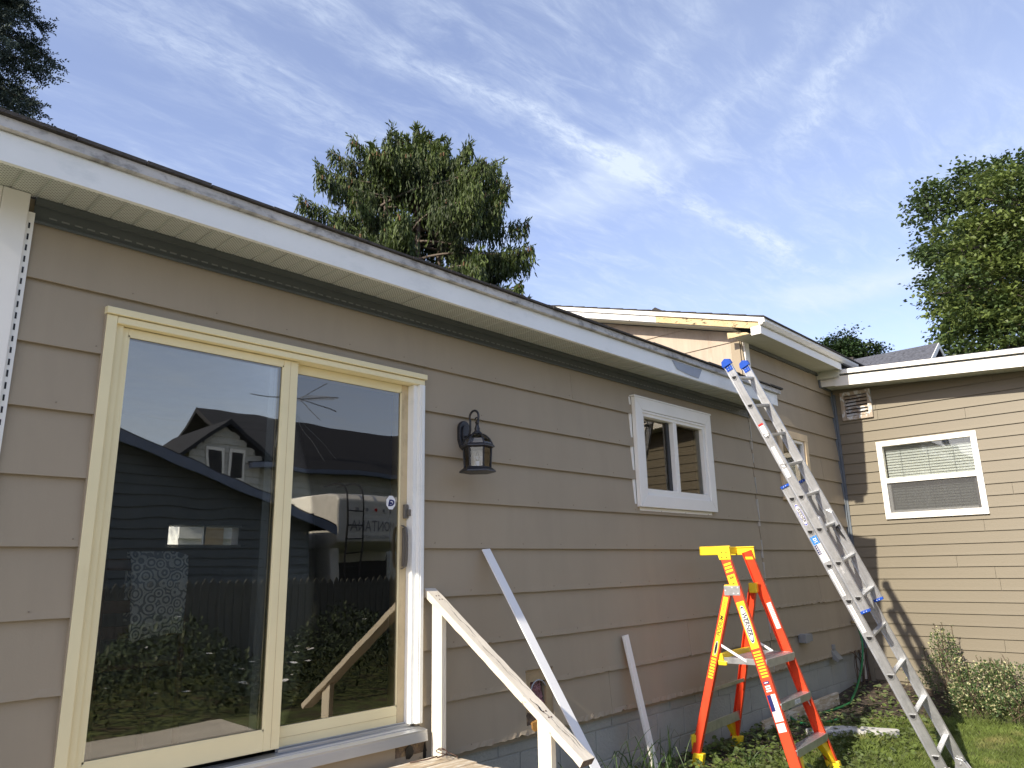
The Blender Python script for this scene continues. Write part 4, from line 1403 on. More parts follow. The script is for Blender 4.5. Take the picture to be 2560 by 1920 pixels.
# steps, platform
for z in (.60, .295):
    b0 = FB(z) - .012
    w = hw(z) - .008
    st_ = MB()
    st_.ob(PP(-w, b0, z - .055), PX * 2 * w, PB * .004, PZ * .055)
    for k in range(4):
        st_.ob(PP(-w, b0 + .004 + k * .021, z - .006), PX * 2 * w, PB * .018, PZ * .006)
    st_.ob(PP(-w, b0 + .0045, z - .012), PX * 2 * w, PB * .082, PZ * .006)
    st_ = st_.build('step', LALU, PD, bevel=.001)
    for sg in (-1, 1):
        MB().ob(PP(sg * (w - .004), b0 + .02, z - .05), PX * (-sg * .10), PZ * .012 + PB * 0, PB * .004).build('rivet_row', GALV, st_)
        MB().prism([PP(sg * (w - .006), b0 + .03, z - .012), PP(sg * (w - .075), b0 + .03, z - .012), PP(sg * (w - .006), b0 + .01, z - .11)], PB * .003).build('knee_brace', WDECAL, st_)
    if z > .5:
        lb = MB().ob(PP(-.05, b0 - .001, z - .045), PX * .12, PB * .0008, PZ * .032).build('warning_label', WDECAL, st_)
        for k in range(3):
            MB().ob(PP(-.044, b0 - .002, z - .039 + k * .008), PX * .10, PB * .0008, PZ * .003).build('print_line', GREYP, lb)
zp = .905
w = hw(zp) - .008
pb0, pb1 = FB(zp) - .012, FB(zp) + .33
pf = MB().ob(PP(-w, pb0, zp - .06), PX * 2 * w, PB * .005, PZ * .06)
pf.ob(PP(-w, pb0 + .005, zp - .045), PX * .005, PB * (pb1 - pb0), PZ * .045)
pf.ob(PP(w - .005, pb0 + .005, zp - .045), PX * .005, PB * (pb1 - pb0), PZ * .045)
pf = pf.build('platform', LALU, PD, bevel=.001)
for k in range(5):
    MB().ob(PP(-w + .006, pb0 + .006 + k * .066, zp - .012), PX * (2 * w - .012), PB * .060, PZ * .011).build('slat', LALU, pf, bevel=.003)
    MB().ob(PP(-w + .006, pb0 + .026 + k * .066, zp - .001), PX * (2 * w - .012), PB * .006, PZ * .003).build('slat_rib', LALU, pf)
mb = MB().prism([PP(-w, pb1 + .01, zp - .03), PP(-w, pb1 + .10, zp - .03), PP(-w, pb1 + .10, zp + .015), PP(-w, pb1 + .02, zp + .03)], PX * 2 * w)
mb.prism([PP(-w - .02, pb1 - .02, zp - .06), PP(-w - .02, pb1 + .05, zp - .06), PP(-w - .02, pb1 + .05, zp - .02), PP(-w - .02, pb1 - .02, zp - .03)], PX * .03)
mb.build('toe_board', YELLOW, pf, bevel=.006)
for sg in (-1, 1):
    a0, a1 = PP(sg * (w + .004), pb0 + .16, zp - .03), PP(sg * (w + .012), FB(.98) + .32, .985)
    MB().ob(a0, a1 - a0, PX * (sg * .004), PZ * .022).build('spreader', WDECAL, PD, bevel=.001)
# rear braces
for z in (.66, .34):
    t = (z - .16) / (ZR + .02 - .16)
    b0 = .845 + (FB(ZR) + .075 - .845) * t
    w = .395 + (hw(ZR) - .004 - .395) * t - .006
    MB().ob(PP(-w, b0 + .004, z - .02), PX * 2 * w, PB * .004, PZ * (.03 if z > .5 else .075)).ob(PP(-w, b0 + .004, z - .02), PX * 2 * w, PB * .03, PZ * .004).build('rear_brace', LALU, PD, bevel=.001)
# feet and corner braces
for sg in (-1, 1):
    MB().prism([PP(sg * (hw(.27) - .012), FB(.27) + .015, .255), PP(sg * (hw(.27) - .17), FB(.27) + .015, .255), PP(sg * (hw(.27) - .15), FB(.27) + .015, .235), PP(sg * (hw(.05) - .05), FB(.05) + .015, .085), PP(sg * (hw(.05) - .006), FB(.05) + .015, .07)], PB * .05).build('foot_brace', YELLOW, PD, bevel=.006)
    MB().ob(PP(sg * (hw(.0) + .006), -.012, .0), PX * (-sg * .05), PB * .11, PZ * .095 + PB * .025).build('foot', YELLOW, PD, bevel=.008)
    MB().prism([PP(sg * .386, .862, .315), PP(sg * .25, .862, .315), PP(sg * .30, .862, .26), PP(sg * .385, .862, .17)], PB * .045).build('foot_brace', YELLOW, PD, bevel=.006)
    MB().ob(PP(sg * .403, .83, .06), PX * (-sg * .055), PB * .09, PZ * .125 + PB * -.03).build('foot', YELLOW, PD, bevel=.008)
    h0 = PP(sg * (hw(ZR) + .004), FB(ZR) + .006, ZR - .05)
    pl = MB().ob(h0, PX * (sg * .003), PB * .135, PZ * .075).build('hinge_plate', GALV, PD, bevel=.004)
    rv = MB()
    for (b_, z_) in ((.012, .012), (.012, .058), (.05, .012), (.06, .058), (.118, .035)):
        rv.ob(h0 + PX * (sg * .003) + PB * b_ + PZ * z_, PX * (sg * .003), PB * .009, PZ * .009)
    rv.build('rivets', WDECAL, pl)
    MB().ob(PP(sg * (hw(ZR) + .0), FB(ZR) + .07, ZR - .05), PX * (-sg * .05), PB * .075, PZ * .085).build('leg_cap', YELLOW, PD, bevel=.010)
# yellow top rail
zt0, zt1 = 1.690, 1.775
tr = MB()
for sg in (-1, 1):
    wx = hw(1.74) + .010
    tr.prism([PP(sg * wx, FB(1.70) - .012, zt0 - .03), PP(sg * wx, FB(1.70) + .090, zt0 - .03), PP(sg * wx, FB(1.70) + .10, zt0 + .012), PP(sg * wx, FB(1.70) + .26, zt0 + .012), PP(sg * wx, FB(1.70) + .26, zt1), PP(sg * wx, FB(1.70) - .005, zt1)], PX * (-sg * .012))
    tr.ob(PP(sg * wx, FB(1.70) - .012, zt1 - .012), PX * (-sg * .022), PB * .272, PZ * .012)
wx = hw(1.74) - .003
tr.ob(PP(-wx, FB(1.70) + .15, zt0 + .022), PX * 2 * wx, PB * .012, PZ * (zt1 - zt0 - .022))
tr = tr.build('top_rail', YELLOW, PD, bevel=.006)
ov = [PP(-.10 + .075 * math.cos(t * math.pi / 12), FB(1.7) + .1485, zt0 + .046 + .020 * math.sin(t * math.pi / 12)) for t in range(24)]
ov = MB().prism(ov, PB * -.001).build('emblem', BLACKP, tr)
text('lettering', 'W', .026, PP(-.10, FB(1.7) + .1465, zt0 + .046), PX, PZ, YDECAL, ov, bold=.0008)
rv = MB()
for b_, z_ in ((.02, .0), (.06, .0), (.02, .04), (.06, .04)):
    rv.ob(PP(-hw(1.74) - .0105, FB(1.7) + b_, zt0 - .012 + z_), PX * -.003, PB * .008, PZ * .008)
rv.build('rivets', BLACKP, tr)


# printed labels on the left-hand rails
def on_rail(info, a, s, c):
    p0, u, dd, inn = info
    return p0 + u * s + dd * c - inn * a


fL, fI = fr_[-1]
rL, rI = rr_[-1]
Lf = (V(PP(-hw(1.745), FB(1.745), 1.745)) - V(PP(-hw(.06), FB(.06), .06))).length
sz = lambda z: (z - .06) / (1.745 - .06) * Lf


def rdecal(nm, mat, par, info, s0, s1, c0, c1, th=.0007, a=.0006):
    p0, u, dd, inn = info
    return MB().ob(on_rail(info, a, s0, c0), -inn * th, u * (s1 - s0), dd * (c1 - c0)).build(nm, mat, par)


for k in range(3):
    rdecal('yellow_bar', YDECAL, fL, fI, sz(1.63) - k * .028, sz(1.63) - k * .028 + .018, .012, .074)
lb = rdecal('rating_label', YDECAL, fL, fI, sz(1.46), sz(1.555), .012, .078)
u_, d_ = fI[1], fI[2]
text('lettering', '300', .028, on_rail(fI, .0022, sz(1.53), .045), -d_, u_, BLACKP, lb, shear=.2, bold=.0006)
text('lettering', 'IA', .022, on_rail(fI, .0022, sz(1.485), .045), -d_, u_, BLACKP, lb, shear=.2, bold=.0006)
lb = rdecal('long_label', YDECAL, fL, fI, sz(.995), sz(1.345), .010, .076)
Pf = lambda a, s, c: on_rail(fI, a, s, c)
em = emblem(Pf, sz(1.04), sz(1.31), .043, .024, .0012, lb, (WDECAL, NAVY), None, -fI[3])
text('lettering', 'WERNER', .046, on_rail(fI, .0034, sz(1.175), .043), -u_, -d_, BLACKP, em, shear=.1, bold=.0009, sx=.98)
for k in range(9):
    rdecal('yellow_bar', YDECAL, fL, fI, sz(.975) - k * .0225 - .012, sz(.975) - k * .0225, .012, .074 - k * .001)
b1 = rdecal('maker_tag', NAVY, fL, fI, sz(.745), sz(.765), .025, .07)
rdecal('maker_tag_text', WDECAL, b1, fI, sz(.752), sz(.758), .033, .062, .0012)
for k in range(3):
    rdecal('print_bar', WDECAL, fL, fI, sz(.725) - k * .017, sz(.735) - k * .017, .025, .07 - U(0, .02))
lb = rdecal('product_label', WDECAL, fL, fI, sz(.49), sz(.672), .010, .076)
rdecal('label_navy', NAVY, lb, fI, sz(.56), sz(.672), .045, .0765, .0012)
for k in range(8):
    rdecal('print_line', GREYP, lb, fI, sz(.50) + k * .006, sz(.5025) + k * .006, .02, .046, .0012)
for k in range(6):
    rdecal('print_line', GREYP, lb, fI, sz(.57) + k * .017, sz(.575) + k * .017, .016, .040, .0012)
lb = rdecal('warning_label', WDECAL, fL, fI, sz(.42), sz(.478), .014, .076)
for k in range(4):
    rdecal('print_line', GREYP, lb, fI, sz(.43) + k * .011, sz(.4335) + k * .011, .022, .068 - U(0, .01), .0012)
# right rail inner label
fR, gI = fr_[1]
p0, u, dd, inn = gI
lb = MB().ob(p0 + u * sz(1.10) + dd * .012 + inn * .0068, inn * .0007, u * .22, dd * .045).build('warning_label', WDECAL, fR)
for k in range(15):
    MB().ob(p0 + u * (sz(1.10) + .008 + k * .0138) + dd * .016 + inn * .0078, inn * .0006, u * .005, dd * (.036 - U(0, .008))).build('print_line', GREYP, lb)
# PODIUM label on the rear leg
Lr_ = (PP(-(hw(ZR) - .004), FB(ZR) + .075, ZR + .02) - PP(-.395, .845, .16)).length
lb = rdecal('long_label', YDECAL, rL, rI, Lr_ * .575, Lr_ * .93, .012, .052)
u_, d_ = rI[1], rI[2]
text('lettering', 'PODIUM', .042, on_rail(rI, .0022, Lr_ * .755, .032), u_, d_, BLACKP, lb, shear=.25, bold=.0008)
text('lettering', 'PODIO', .026, on_rail(rI, .0022, Lr_ * .88, .032), u_, d_, BLACKP, lb, shear=.25)
Pf2 = lambda a, s, c: on_rail(rI, a, s, c)
em = emblem(Pf2, Lr_ * .585, Lr_ * .665, .032, .012, .0012, lb, (BLACKP, WDECAL), None, -rI[3])
for k in range(7):
    rdecal('yellow_bar', YDECAL, rL, rI, Lr_ * .565 - k * .024 - .015, Lr_ * .565 - k * .024, .012, .052)

# ------------------------------------------------------------------ porch with handrail
PC = thing('porch', 'weathered wooden porch step with a peeling handrail', 'porch', (2.2, -.6, -.02))
for k in range(7):
    y1 = -.086 - k * .146
    B('deck_plank', PLANK, PC, .95, 3.05 + U(-.01, .02), y1 - .138, y1, .525, .562 + U(0, .003), bevel=.004)
B('rim_joist', PLANK, PC, .95, 3.02, -1.12, -1.09, .36, .52)
B('stringer', PLANK, PC, 2.96, 3.0, -1.09, -.09, .36, .52)
B('step_tread', PLANK, PC, 1.0, 3.0, -1.42, -1.13, .27, .31)
for xx in (1.0, 2.9):
    B('porch_leg', PLANK, PC, xx, xx + .09, -1.08, -.99, -.1, .36)
B('porch_leg', PLANK, PC, 2.96, 3.0, -.15, -.09, -.1, .36)
MB().prism([(2.992, -.062, .563), (2.992, -.062, 1.411), (2.992, -.151, 1.352), (2.992, -.151, .563)], (.038, 0, 0)).build('post', CREAMW, PC, bevel=.004)
MB().prism([(2.992, -.885, -.06), (2.992, -.885, .863), (2.992, -.974, .804), (2.992, -.974, -.06)], (.038, 0, 0)).build('post', CREAMW, PC, bevel=.004)
ra, rb = V((2.967, .0, 1.500)), V((2.967, -1.195, .705))
rd = (rb - ra)
ru = rd.normalized()
rn = V((1, 0, 0)).cross(ru)
if rn.z < 0:
    rn = -rn
nseg = 26
mb = MB()
for i in range(nseg + 1):
    p = ra + rd * (i / nseg)
    j = [U(-.0016, .0016) for _ in range(8)]
    for (dx_, dn_, jj) in ((0, 0, 0), (.089, 0, 1), (.089, -.038, 2), (0, -.038, 3)):
        mb.v.append(tuple(p + V((dx_ + j[jj], 0, 0)) + rn * (dn_ + j[jj + 4])))
for i in range(nseg):
    for e in range(4):
        mb.f.append((i * 4 + e, i * 4 + (e + 1) % 4, (i + 1) * 4 + (e + 1) % 4, (i + 1) * 4 + e))
mb.f += [(0, 3, 2, 1)]
e0 = nseg * 4
hr = mb.build('handrail', OLDW, PC, bevel=.003)
hr['label'] = 'grey-white handrail with long cracks'
MB().add([tuple(V(mb.v[e0 + i]) + ru * .0008) for i in range(4)], [(0, 1, 2, 3)]).build('rotten_end', ENDW, hr)
for (t0, t1, off, wd) in ((.16, .36, .050, .0022), (.34, .62, .040, .0016), (.55, .68, .062, .0012), (.70, .80, .030, .004), (.78, .97, .045, .0016), (.05, .2, .066, .001), (.84, .99, .068, .0014)):
    ck = MB()
    n = 14
    L_, R_ = [], []
    for i in range(n + 1):
        t = t0 + (t1 - t0) * i / n
        o = off + .010 * math.sin(i * .9 + t0 * 40) * .5 + (i / n - .5) * .012
        ww = wd * math.sin(math.pi * (i + .3) / (n + .6)) * U(.4, 1.4)
        b_ = ra + rd * t + rn * .0022
        L_.append(b_ + V((o - ww, 0, 0)))
        R_.append(b_ + V((o + ww, 0, 0)))
    ck.add(L_ + R_, [(i, i + 1, n + 2 + i, n + 1 + i) for i in range(n)])
    ck.build('crack', BLACKP, hr)
sc2 = MB()
for t in (.075, .10, .77, .80):
    for ox in (.035, .055):
        b_ = ra + rd * t + V((ox, 0, 0))
        sc2.tube([b_ - rn * .002, b_ + rn * .0025], .0045, 8)
sc2.build('screw_heads', WIRE, hr)['kind'] = 'stuff'
wr = MB()
pth = []
for t in range(40):
    a = t * .42
    r_ = .035 - t * .0004
    pth.append((2.965 + r_ * math.cos(a) * 1.1, -.19 + r_ * math.sin(a), .572 + .020 * (1 + math.sin(a * .5 + .6)) + t * .0003))
wr.tube(pth, .0026, 5)
wr.tube([(2.93, -.19, .59), (2.88, -.16, .578), (2.83, -.13, .572), (2.80, -.11, .570)], .004, 5)
wr.tube([(3.0, -.19, .60), (3.03, -.24, .58), (3.06, -.26, .50), (3.07, -.27, .42)], .0026, 5)
tag(wr.build('wire_coil', WIRE, smooth=True), 'small coil of rusty wire lying on the porch plank', 'wire')

# ------------------------------------------------------------------ leaning white trim pieces
d = (V((3.66, -1.08, -.04)) - V((3.475, -.03, 1.715)))
u = d.normalized()
wv = (V((1, 0, 0)) - u * u.x).normalized()
nv = u.cross(wv)
if nv.y > 0:
    nv = -nv
MB().ob(V((3.475, -.03, 1.715)) - wv * .037, d, wv * .074, nv * .008).build('trim_board', STRIPW, bevel=.001)
tag(bpy.data.objects['trim_board'], 'long glossy white trim board leaning by the handrail', 'board', 'white trim pieces leaning on the wall')
d = (V((5.06, -.215, .0)) - V((4.985, -.03, 1.066)))
u = d.normalized()
wv = (V((1, 0, 0)) - u * u.x).normalized()
nv = u.cross(wv)
if nv.y > 0:
    nv = -nv
o = MB().ob(V((4.985, -.03, 1.066)) - wv * .05, d, wv * .085, nv * .006).ob(V((4.985, -.03, 1.066)) - wv * .05, d, wv * .016, nv * .028).build('trim_board', WHITE2, bevel=.001)
tag(o, 'short white trim piece leaning among the strappy leaves', 'board', 'white trim pieces leaning on the wall')

# ------------------------------------------------------------------ hose, edging, timber
hp_ = [(9.715, -.10, .80), (9.70, -.12, .72), (9.69, -.13, .62), (9.62, -.14, .48), (9.45, -.16, .33), (9.2, -.19, .2), (8.95, -.22, .12), (8.75, -.25, .09), (8.3, -.22, .075), (7.8, -.12, .085),
       (7.55, -.08, .22), (7.50, -.10, .16), (7.5, -.25, .075), (7.75, -.42, .07), (8.1, -.40, .06)]


def spline(pts, n=8):
    out = []
    P_ = [V(p) for p in pts]
    for i in range(len(P_) - 1):
        p0, p1, p2, p3 = P_[max(i - 1, 0)], P_[i], P_[i + 1], P_[min(i + 2, len(P_) - 1)]
        for k in range(n):
            t = k / n
            out.append(.5 * ((2 * p1) + (p2 - p0) * t + (2 * p0 - 5 * p1 + 4 * p2 - p3) * t * t + (3 * p1 - p0 - 3 * p2 + p3) * t ** 3))
    return out + [P_[-1]]


o = MB().tube(spline(hp_), .0125, 8).build('garden_hose', HOSE, smooth=True)
tag(o, 'green garden hose hanging from the tap in the corner', 'hose')
tag(MB().ob((6.95, -.11, gz(7, -.1) - .01), V((1.75, -.02, .035)), V((0, -.038, 0)), V((0, 0, .125))).build('timber_edging', PLANK, bevel=.004), 'weathered timber board lying along the grey foundation', 'timber')
for i, (xa, ya, xb, yb, lab) in enumerate(((7.18, -.42, 7.62, -.60, 'pale concrete edging piece half sunk in grass beside the orange ladder'), (7.62, -.62, 8.02, -.95, 'pale pointed concrete edging piece nearer the aluminium ladder'))):
    u = V((xb - xa, yb - ya, 0))
    w_ = V((-u.y, u.x, 0)).normalized() * -.11
    p = [V((xa, ya, 0)), V((xa, ya, 0)) + u * .3 - w_ * .1, V((xb, yb, 0)), V((xb, yb, 0)) + w_ * (.35 if i else .9), V((xa, ya, 0)) + u * .55 + w_ * 1.15, V((xa, ya, 0)) + w_]
    o = MB().prism([(q_.x, q_.y, gz(q_.x, q_.y) - .02) for q_ in p], (0, 0, .085)).build('concrete_edging', CONC, bevel=.008)
    tag(o, lab, 'edging', 'concrete edging pieces in the lawn')

# ------------------------------------------------------------------ ground plants
rng.seed(21)
G = rng.gauss


def bedline(x):
    return -.42 - .10 * math.sin(x * 2.1) - .06 * math.sin(x * 6.3) - .55 * sm(x, 7.4, 9.2)


mb = MB()
n = 0
while n < 95000:
    x, y = U(4.6, 10.0), U(-3.4, -.32)
    if y > bedline(x) + G(0, .06) or (x > 9.1 and y > -1.9 and U(0, 1) < .8):
        continue
    # nearer ground needs denser turf
    if U(0, 1) > .35 + .65 * sm(-y, .2, 1.6):
        continue
    pat = .5 + .5 * math.sin(x * 5.1 + 1.7 * math.sin(y * 4.3)) * math.sin(y * 5.7 + x)
    h = (.022 + .022 * pat) * U(.5, 1.35) * (1.5 if y > -.95 else 1)
    p = V((x, y, gz(x, y) - .002))
    a = U(0, 6.283)
    d = V((math.cos(a), math.sin(a), 0))
    ln = V((U(-1, 1), U(-1, 1), 0)) * h * .8
    w = U(.0016, .0032)
    mb.add([p - d * w, p + d * w, p + ln * .35 + V((0, 0, h * .6)) + d * w * .7, p + ln + V((0, 0, h))], [(0, 1, 2), (0, 2, 3)])
    n += 1
tag(mb.build('lawn_grass', GRASS), 'short green lawn grass', 'grass', kind='stuff')


def roundleaf(mb, p, nrm, r, lobes=0):
    nrm = nrm.normalized()
    a = nrm.orthogonal().normalized()
    b = nrm.cross(a)
    ph = U(0, 6.28)
    k = 7
    pts = [p]
    for j in range(k):
        t = ph + 6.283 * j / k
        rr = r * U(.82, 1.1)
        pts.append(p + a * rr * math.cos(t) + b * rr * math.sin(t) + nrm * r * .18)
    mb.add(pts, [(0, j + 1, (j + 1) % k + 1) for j in range(k)])


mi, mw = MB(), MB()
for _ in range(9000):
    x = U(4.6, 9.6)
    y = U(-1.5, -.03)
    dens = sm(y, -1.5, -.5) * (.35 + .65 * (.5 + .5 * math.sin(x * 3.3 + 2 * y) * math.cos(y * 7 + x * 1.3)))
    if x > 8.2:
        dens *= .45
    if x > 7.2 and y > -.40:
        dens *= .55
    if U(0, 1) > dens * 1.1:
        continue
    hh = abs(G(0, .035)) + .015
    p = V((x, y, gz(x, y) + hh))
    nrm = V((G(0, .35), G(0, .35) - .15, 1))
    if U(0, 1) < .72 and not (x > 7.6 and y > -.5):
        roundleaf(mi, p, nrm, U(.010, .024))
    else:
        roundleaf(mw, p, nrm, U(.010, .028))
tag(mi.build('ground_ivy', IVY), 'low round-leaved ground cover at the foot of the wall', 'ground cover', kind='stuff')
tag(mw.build('pale_weeds', IVYD), 'pale green weeds on the bare soil near the corner', 'weeds', kind='stuff')
mb = MB()
for _ in range(900):
    x, y = U(5.2, 9.9), U(-.95, -.04)
    if x < 7.6 and U(0, 1) < .6:
        continue
    a = U(0, 6.28)
    L = U(.02, .12)
    p = V((x, y, gz(x, y) + U(.008, .035)))
    d = V((math.cos(a), math.sin(a), G(0, .15))) * L
    mb.leaf(p, d, V((0, 0, 1)), L, U(.003, .02))
tag(mb.build('dry_litter', STRAWM), 'dry leaves and stalks scattered on the soil', 'litter', kind='stuff')


def blade_path(p, a, L, arch, kink):
    pts = []
    d0 = V((math.cos(a), math.sin(a), 0))
    for i in range(9):
        t = i / 8
        if kink and t > kink:
            q = t - kink
            k0 = V((0, 0, 1)) * L * kink * .92 + d0 * L * arch * kink
            pts.append(p + k0 + d0 * L * q * .55 - V((0, 0, 1)) * L * q * .75)
        else:
            pts.append(p + V((0, 0, 1)) * L * (t - arch * .55 * t * t * t) + d0 * L * arch * (t ** 1.6))
    return pts


def strap_plant(cx, cy, nleaf, lab, lmin, lmax, spread, amin=.15, amax=.7):
    e = thing('strap_leaf_plant', lab, 'plant', (cx, cy, gz(cx, cy)), 'strappy plants along the wall')
    for i in range(nleaf):
        p = V((cx + G(0, spread), cy + G(0, spread * .5), gz(cx, cy) - .01))
        L = U(lmin, lmax)
        pts = blade_path(p, U(0, 6.28), L, U(amin, amax), U(.55, .85) if U(0, 1) < .45 else 0)
        w = U(.004, .008)
        sd_ = V((U(-1, 1), U(-1, 1), 0)).normalized()
        m2 = MB()
        k = len(pts)
        vv = []
        for j, q in enumerate(pts):
            ww = w * (1 - (j / (k - 1)) ** 2 * .9)
            vv += [q - sd_ * ww, q + sd_.cross(V((0, 0, 1))) * ww * .5, q + sd_ * ww]
        m2.add(vv, [f for j in range(k - 1) for f in ((j * 3, j * 3 + 1, j * 3 + 4, j * 3 + 3), (j * 3 + 1, j * 3 + 2, j * 3 + 5, j * 3 + 4))])
        m2.build('leaf', STRAP, e)


strap_plant(4.42, -.22, 26, 'clump of strappy green leaves just right of the handrail end', .22, .55, .10)
strap_plant(4.86, -.24, 24, 'clump of strappy leaves in front of the short white trim piece', .22, .60, .10)
strap_plant(5.22, -.26, 14, 'sparse strappy leaves left of the orange ladder foot', .18, .55, .09)
strap_plant(3.95, -.25, 10, 'low strappy leaves behind the lower handrail post', .15, .42, .10)
strap_plant(5.95, -.50, 18, 'broad pale strappy tuft under the orange ladder', .14, .26, .05, .5, .9)

# variegated shrub against the wing
SH = thing('variegated_shrub', 'cream and green variegated shrub against the tan wing', 'shrub', (9.5, -1.6, .05))
mc, me_, ms_ = MB(), MB(), MB()
blobs = [(9.62, -1.02, .30, .22, .26, .26), (9.75, -1.0, .58, .13, .15, .24), (9.55, -1.35, .24, .30, .30, .26), (9.62, -1.7, .27, .32, .30, .24), (9.45, -2.05, .24, .34, .34, .26),
         (9.5, -2.5, .26, .36, .36, .28), (9.2, -1.35, .16, .26, .26, .16), (9.15, -1.75, .14, .26, .28, .15), (9.75, -1.45, .36, .20, .20, .14), (9.1, -2.2, .15, .3, .3, .16), (9.6, -3.0, .25, .4, .4, .3)]
for (cx, cy, cz, rx, ry, rz) in blobs:
    for _ in range(int(9500 * rx * ry)+260):
        t, ph = U(0, 6.283), math.acos(U(-.55, 1))
        rr = U(.62, 1.07)
        dv = V((math.sin(ph) * math.cos(t), math.sin(ph) * math.sin(t), math.cos(ph)))
        p = V((cx + rx * rr * dv.x, cy + ry * rr * dv.y, cz + rz * rr * dv.z))
        d = (dv + V((G(0, .6), G(0, .6), G(.2, .5)))).normalized()
        L = U(.018, .036)
        tgt = mc if U(0, 1) < .24 else me_
        tgt.leaf(p, d, V((G(0, 1), G(0, 1), G(0, 1))), L, L * .62)
for _ in range(46):
    b = rng.choice(blobs[:9])
    p0 = V((b[0] + G(0, .05), b[1] + G(0, .05), .02))
    p1 = V((b[0] + G(0, b[3] * .5), b[1] + G(0, b[4] * .5), b[2] + b[5] * U(.9, 1.35)))
    ms_.tube([p0, (p0 + p1) / 2 + V((G(0, .03), G(0, .03), 0)), p1], .004, 4)
    for k in range(7):
        q_ = p1 + (p0 - p1) * (k * .05)
        me_.leaf(q_, V((G(0, 1), G(0, 1), .6)), V((0, 0, 1)), U(.02, .034), .018)
for (tx, ty, tz) in ((9.8, -.92, .87), (9.8, -1.0, .88), (9.78, -1.10, .86), (9.55, -.62, .48), (9.6, -.83, .62)):
    ms_.tube([(tx, ty - .02, .1), (tx, ty, tz)], .004, 4)
    for k in range(22):
        q_ = V((tx + G(0, .012), ty + G(0, .012), tz - k * .013))
        (me_ if k % 3 else mc).leaf(q_, V((G(0, 1), G(0, 1), .8)), V((0, 0, 1)), U(.02, .032), .018)
me_.build('foliage', EUO, SH)
mc.build('cream_leaves', VARIEG, SH)
ms_.build('stem', STEM, SH)
# dry vine stems in the corner
vs_ = MB()
for k in range(9):
    x, y = 9.72 + U(-.25, .2), -.06 - U(0, .05)
    vs_.tube(spline([(x, y, .06), (x + G(0, .04), y - .01, .25), (x + G(0, .06), y, .42), (x + G(0, .08), y, .55)], 4), U(.003, .011), 5)
tag(vs_.build('vine_stems', STEM, smooth=True), 'bare dry vine stems behind the hose in the corner', 'vine')


# ------------------------------------------------------------------ trees
def spruce_limb(mt, mf, ml, mcn, p0, az_, L, rise, droop, dens, leafL, cone=.0, tipup=.25):
    d = V((math.cos(az_), math.sin(az_), 0))
    side = V((-d.y, d.x, 0))
    pts = []
    n = 9
    for i in range(n + 1):
        t = i / n
        pts.append(p0 + d * L * t + V((0, 0, 1)) * L * (rise * t - droop * t * t + tipup * max(0, t - .55) ** 2 * 2.2) + side * L * .05 * math.sin(t * 4 + az_))
    mt.tube(pts, .05 * min(1, L / 3), 4, r2=.008)
    ns = int(dens * L)
    for _ in range(ns):
        t = U(.22, 1) ** .7
        f = t * n
        i = min(int(f), n - 1)
        p = pts[i].lerp(pts[i + 1], f - i)
        p = p + side * G(0, .105 * L * (1.05 - t) + .06)
        hl = U(.25, .95) * (1.1 - .5 * t)
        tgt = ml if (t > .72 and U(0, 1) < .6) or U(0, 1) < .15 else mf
        q = p.copy()
        sw = V((G(0, .12), G(0, .12), 0))
        k = int(hl / (leafL * .42)) + 1
        for j in range(k):
            dd = (V((0, 0, -1)) + sw + V((G(0, .22), G(0, .22), 0))).normalized()
            tgt.leaf(q, dd, V((G(0, 1), G(0, 1), 0)), leafL * U(.8, 1.3), leafL * U(.22, .38))
            q = q + (V((0, 0, -1)) + sw) * leafL * .42
        if cone and U(0, 1) < cone and t > .5:
            c0 = p + V((0, 0, -.1))
            mcn.tube([c0, c0 + V((0, 0, -.13))], .022, 5)
    # upturned tips
    for _ in range(int(5 + dens * .35)):
        t = U(.7, 1)
        f = t * n
        i = min(int(f), n - 1)
        p = pts[i].lerp(pts[i + 1], f - i)
        dd = (d * U(.3, 1.1) + V((0, 0, U(.2, 1.1))) + side * G(0, .55)).normalized()
        for j in range(3):
            ml.leaf(p + dd * leafL * .5 * j, (dd + V((G(0, .3), G(0, .3), G(0, .3)))).normalized(), V((G(0, 1), G(0, 1), G(0, 1))), leafL * .9, leafL * .30)


rng.seed(5)
NS = thing('norway_spruce', 'tall drooping green spruce rising behind the low roof', 'tree', (15.1, 14.0, 0))
mt, mf, ml, mcn = MB(), MB(), MB(), MB()
trunks = [((14.7, 14.2, 0), (14.1, 14.0, 15.7)), ((15.2, 14.0, 0), (15.0, 13.9, 15.2)), ((14.5, 14.5, 0), (13.1, 14.6, 14.9))]
for a, b in trunks:
    a, b = V(a), V(b)
    mt.tube([a.lerp(b, t / 10) + V((G(0, .03), G(0, .03), 0)) for t in range(11)], .26, 8, r2=.04)
ctr = V((14.2, 14.1, 0))
for k in range(140):
    tr_ = trunks[k % 3] if k > 40 else trunks[k % 2]
    z = U(7.6, 15.3) if k < 130 else U(12.6, 15.5)
    b = V(tr_[0]).lerp(V(tr_[1]), min(1, z / 16.0))
    aa = U(0, 6.283)
    reach = 3.9 * (1 - sm(z, 9.5, 17.8)) + 1.6
    off = (b - V((ctr.x, ctr.y, z)))
    L = max(.7, reach * U(.62, 1.05) - off.x * math.cos(aa) - off.y * math.sin(aa))
    if math.cos(aa) * .69 - math.sin(aa) * .72 > .3 and z < 11:
        L *= .74
    hi = sm(z, 12, 16)
    spruce_limb(mt, mf, ml, mcn, b, aa, L, U(.02, .28) + .34 * hi, .34 + .08 * (1 - hi), 52, .17, .06, .4)
for k in range(34):
    z = 13.6 + 2.1 * k / 33
    spruce_limb(mt, mf, ml, mcn, V((14.25, 14.0, z)), k * 2.4, (2.0 - (z - 13.6) * .62) * U(.8, 1.1), .30, .34, 60, .17, .06, .4)
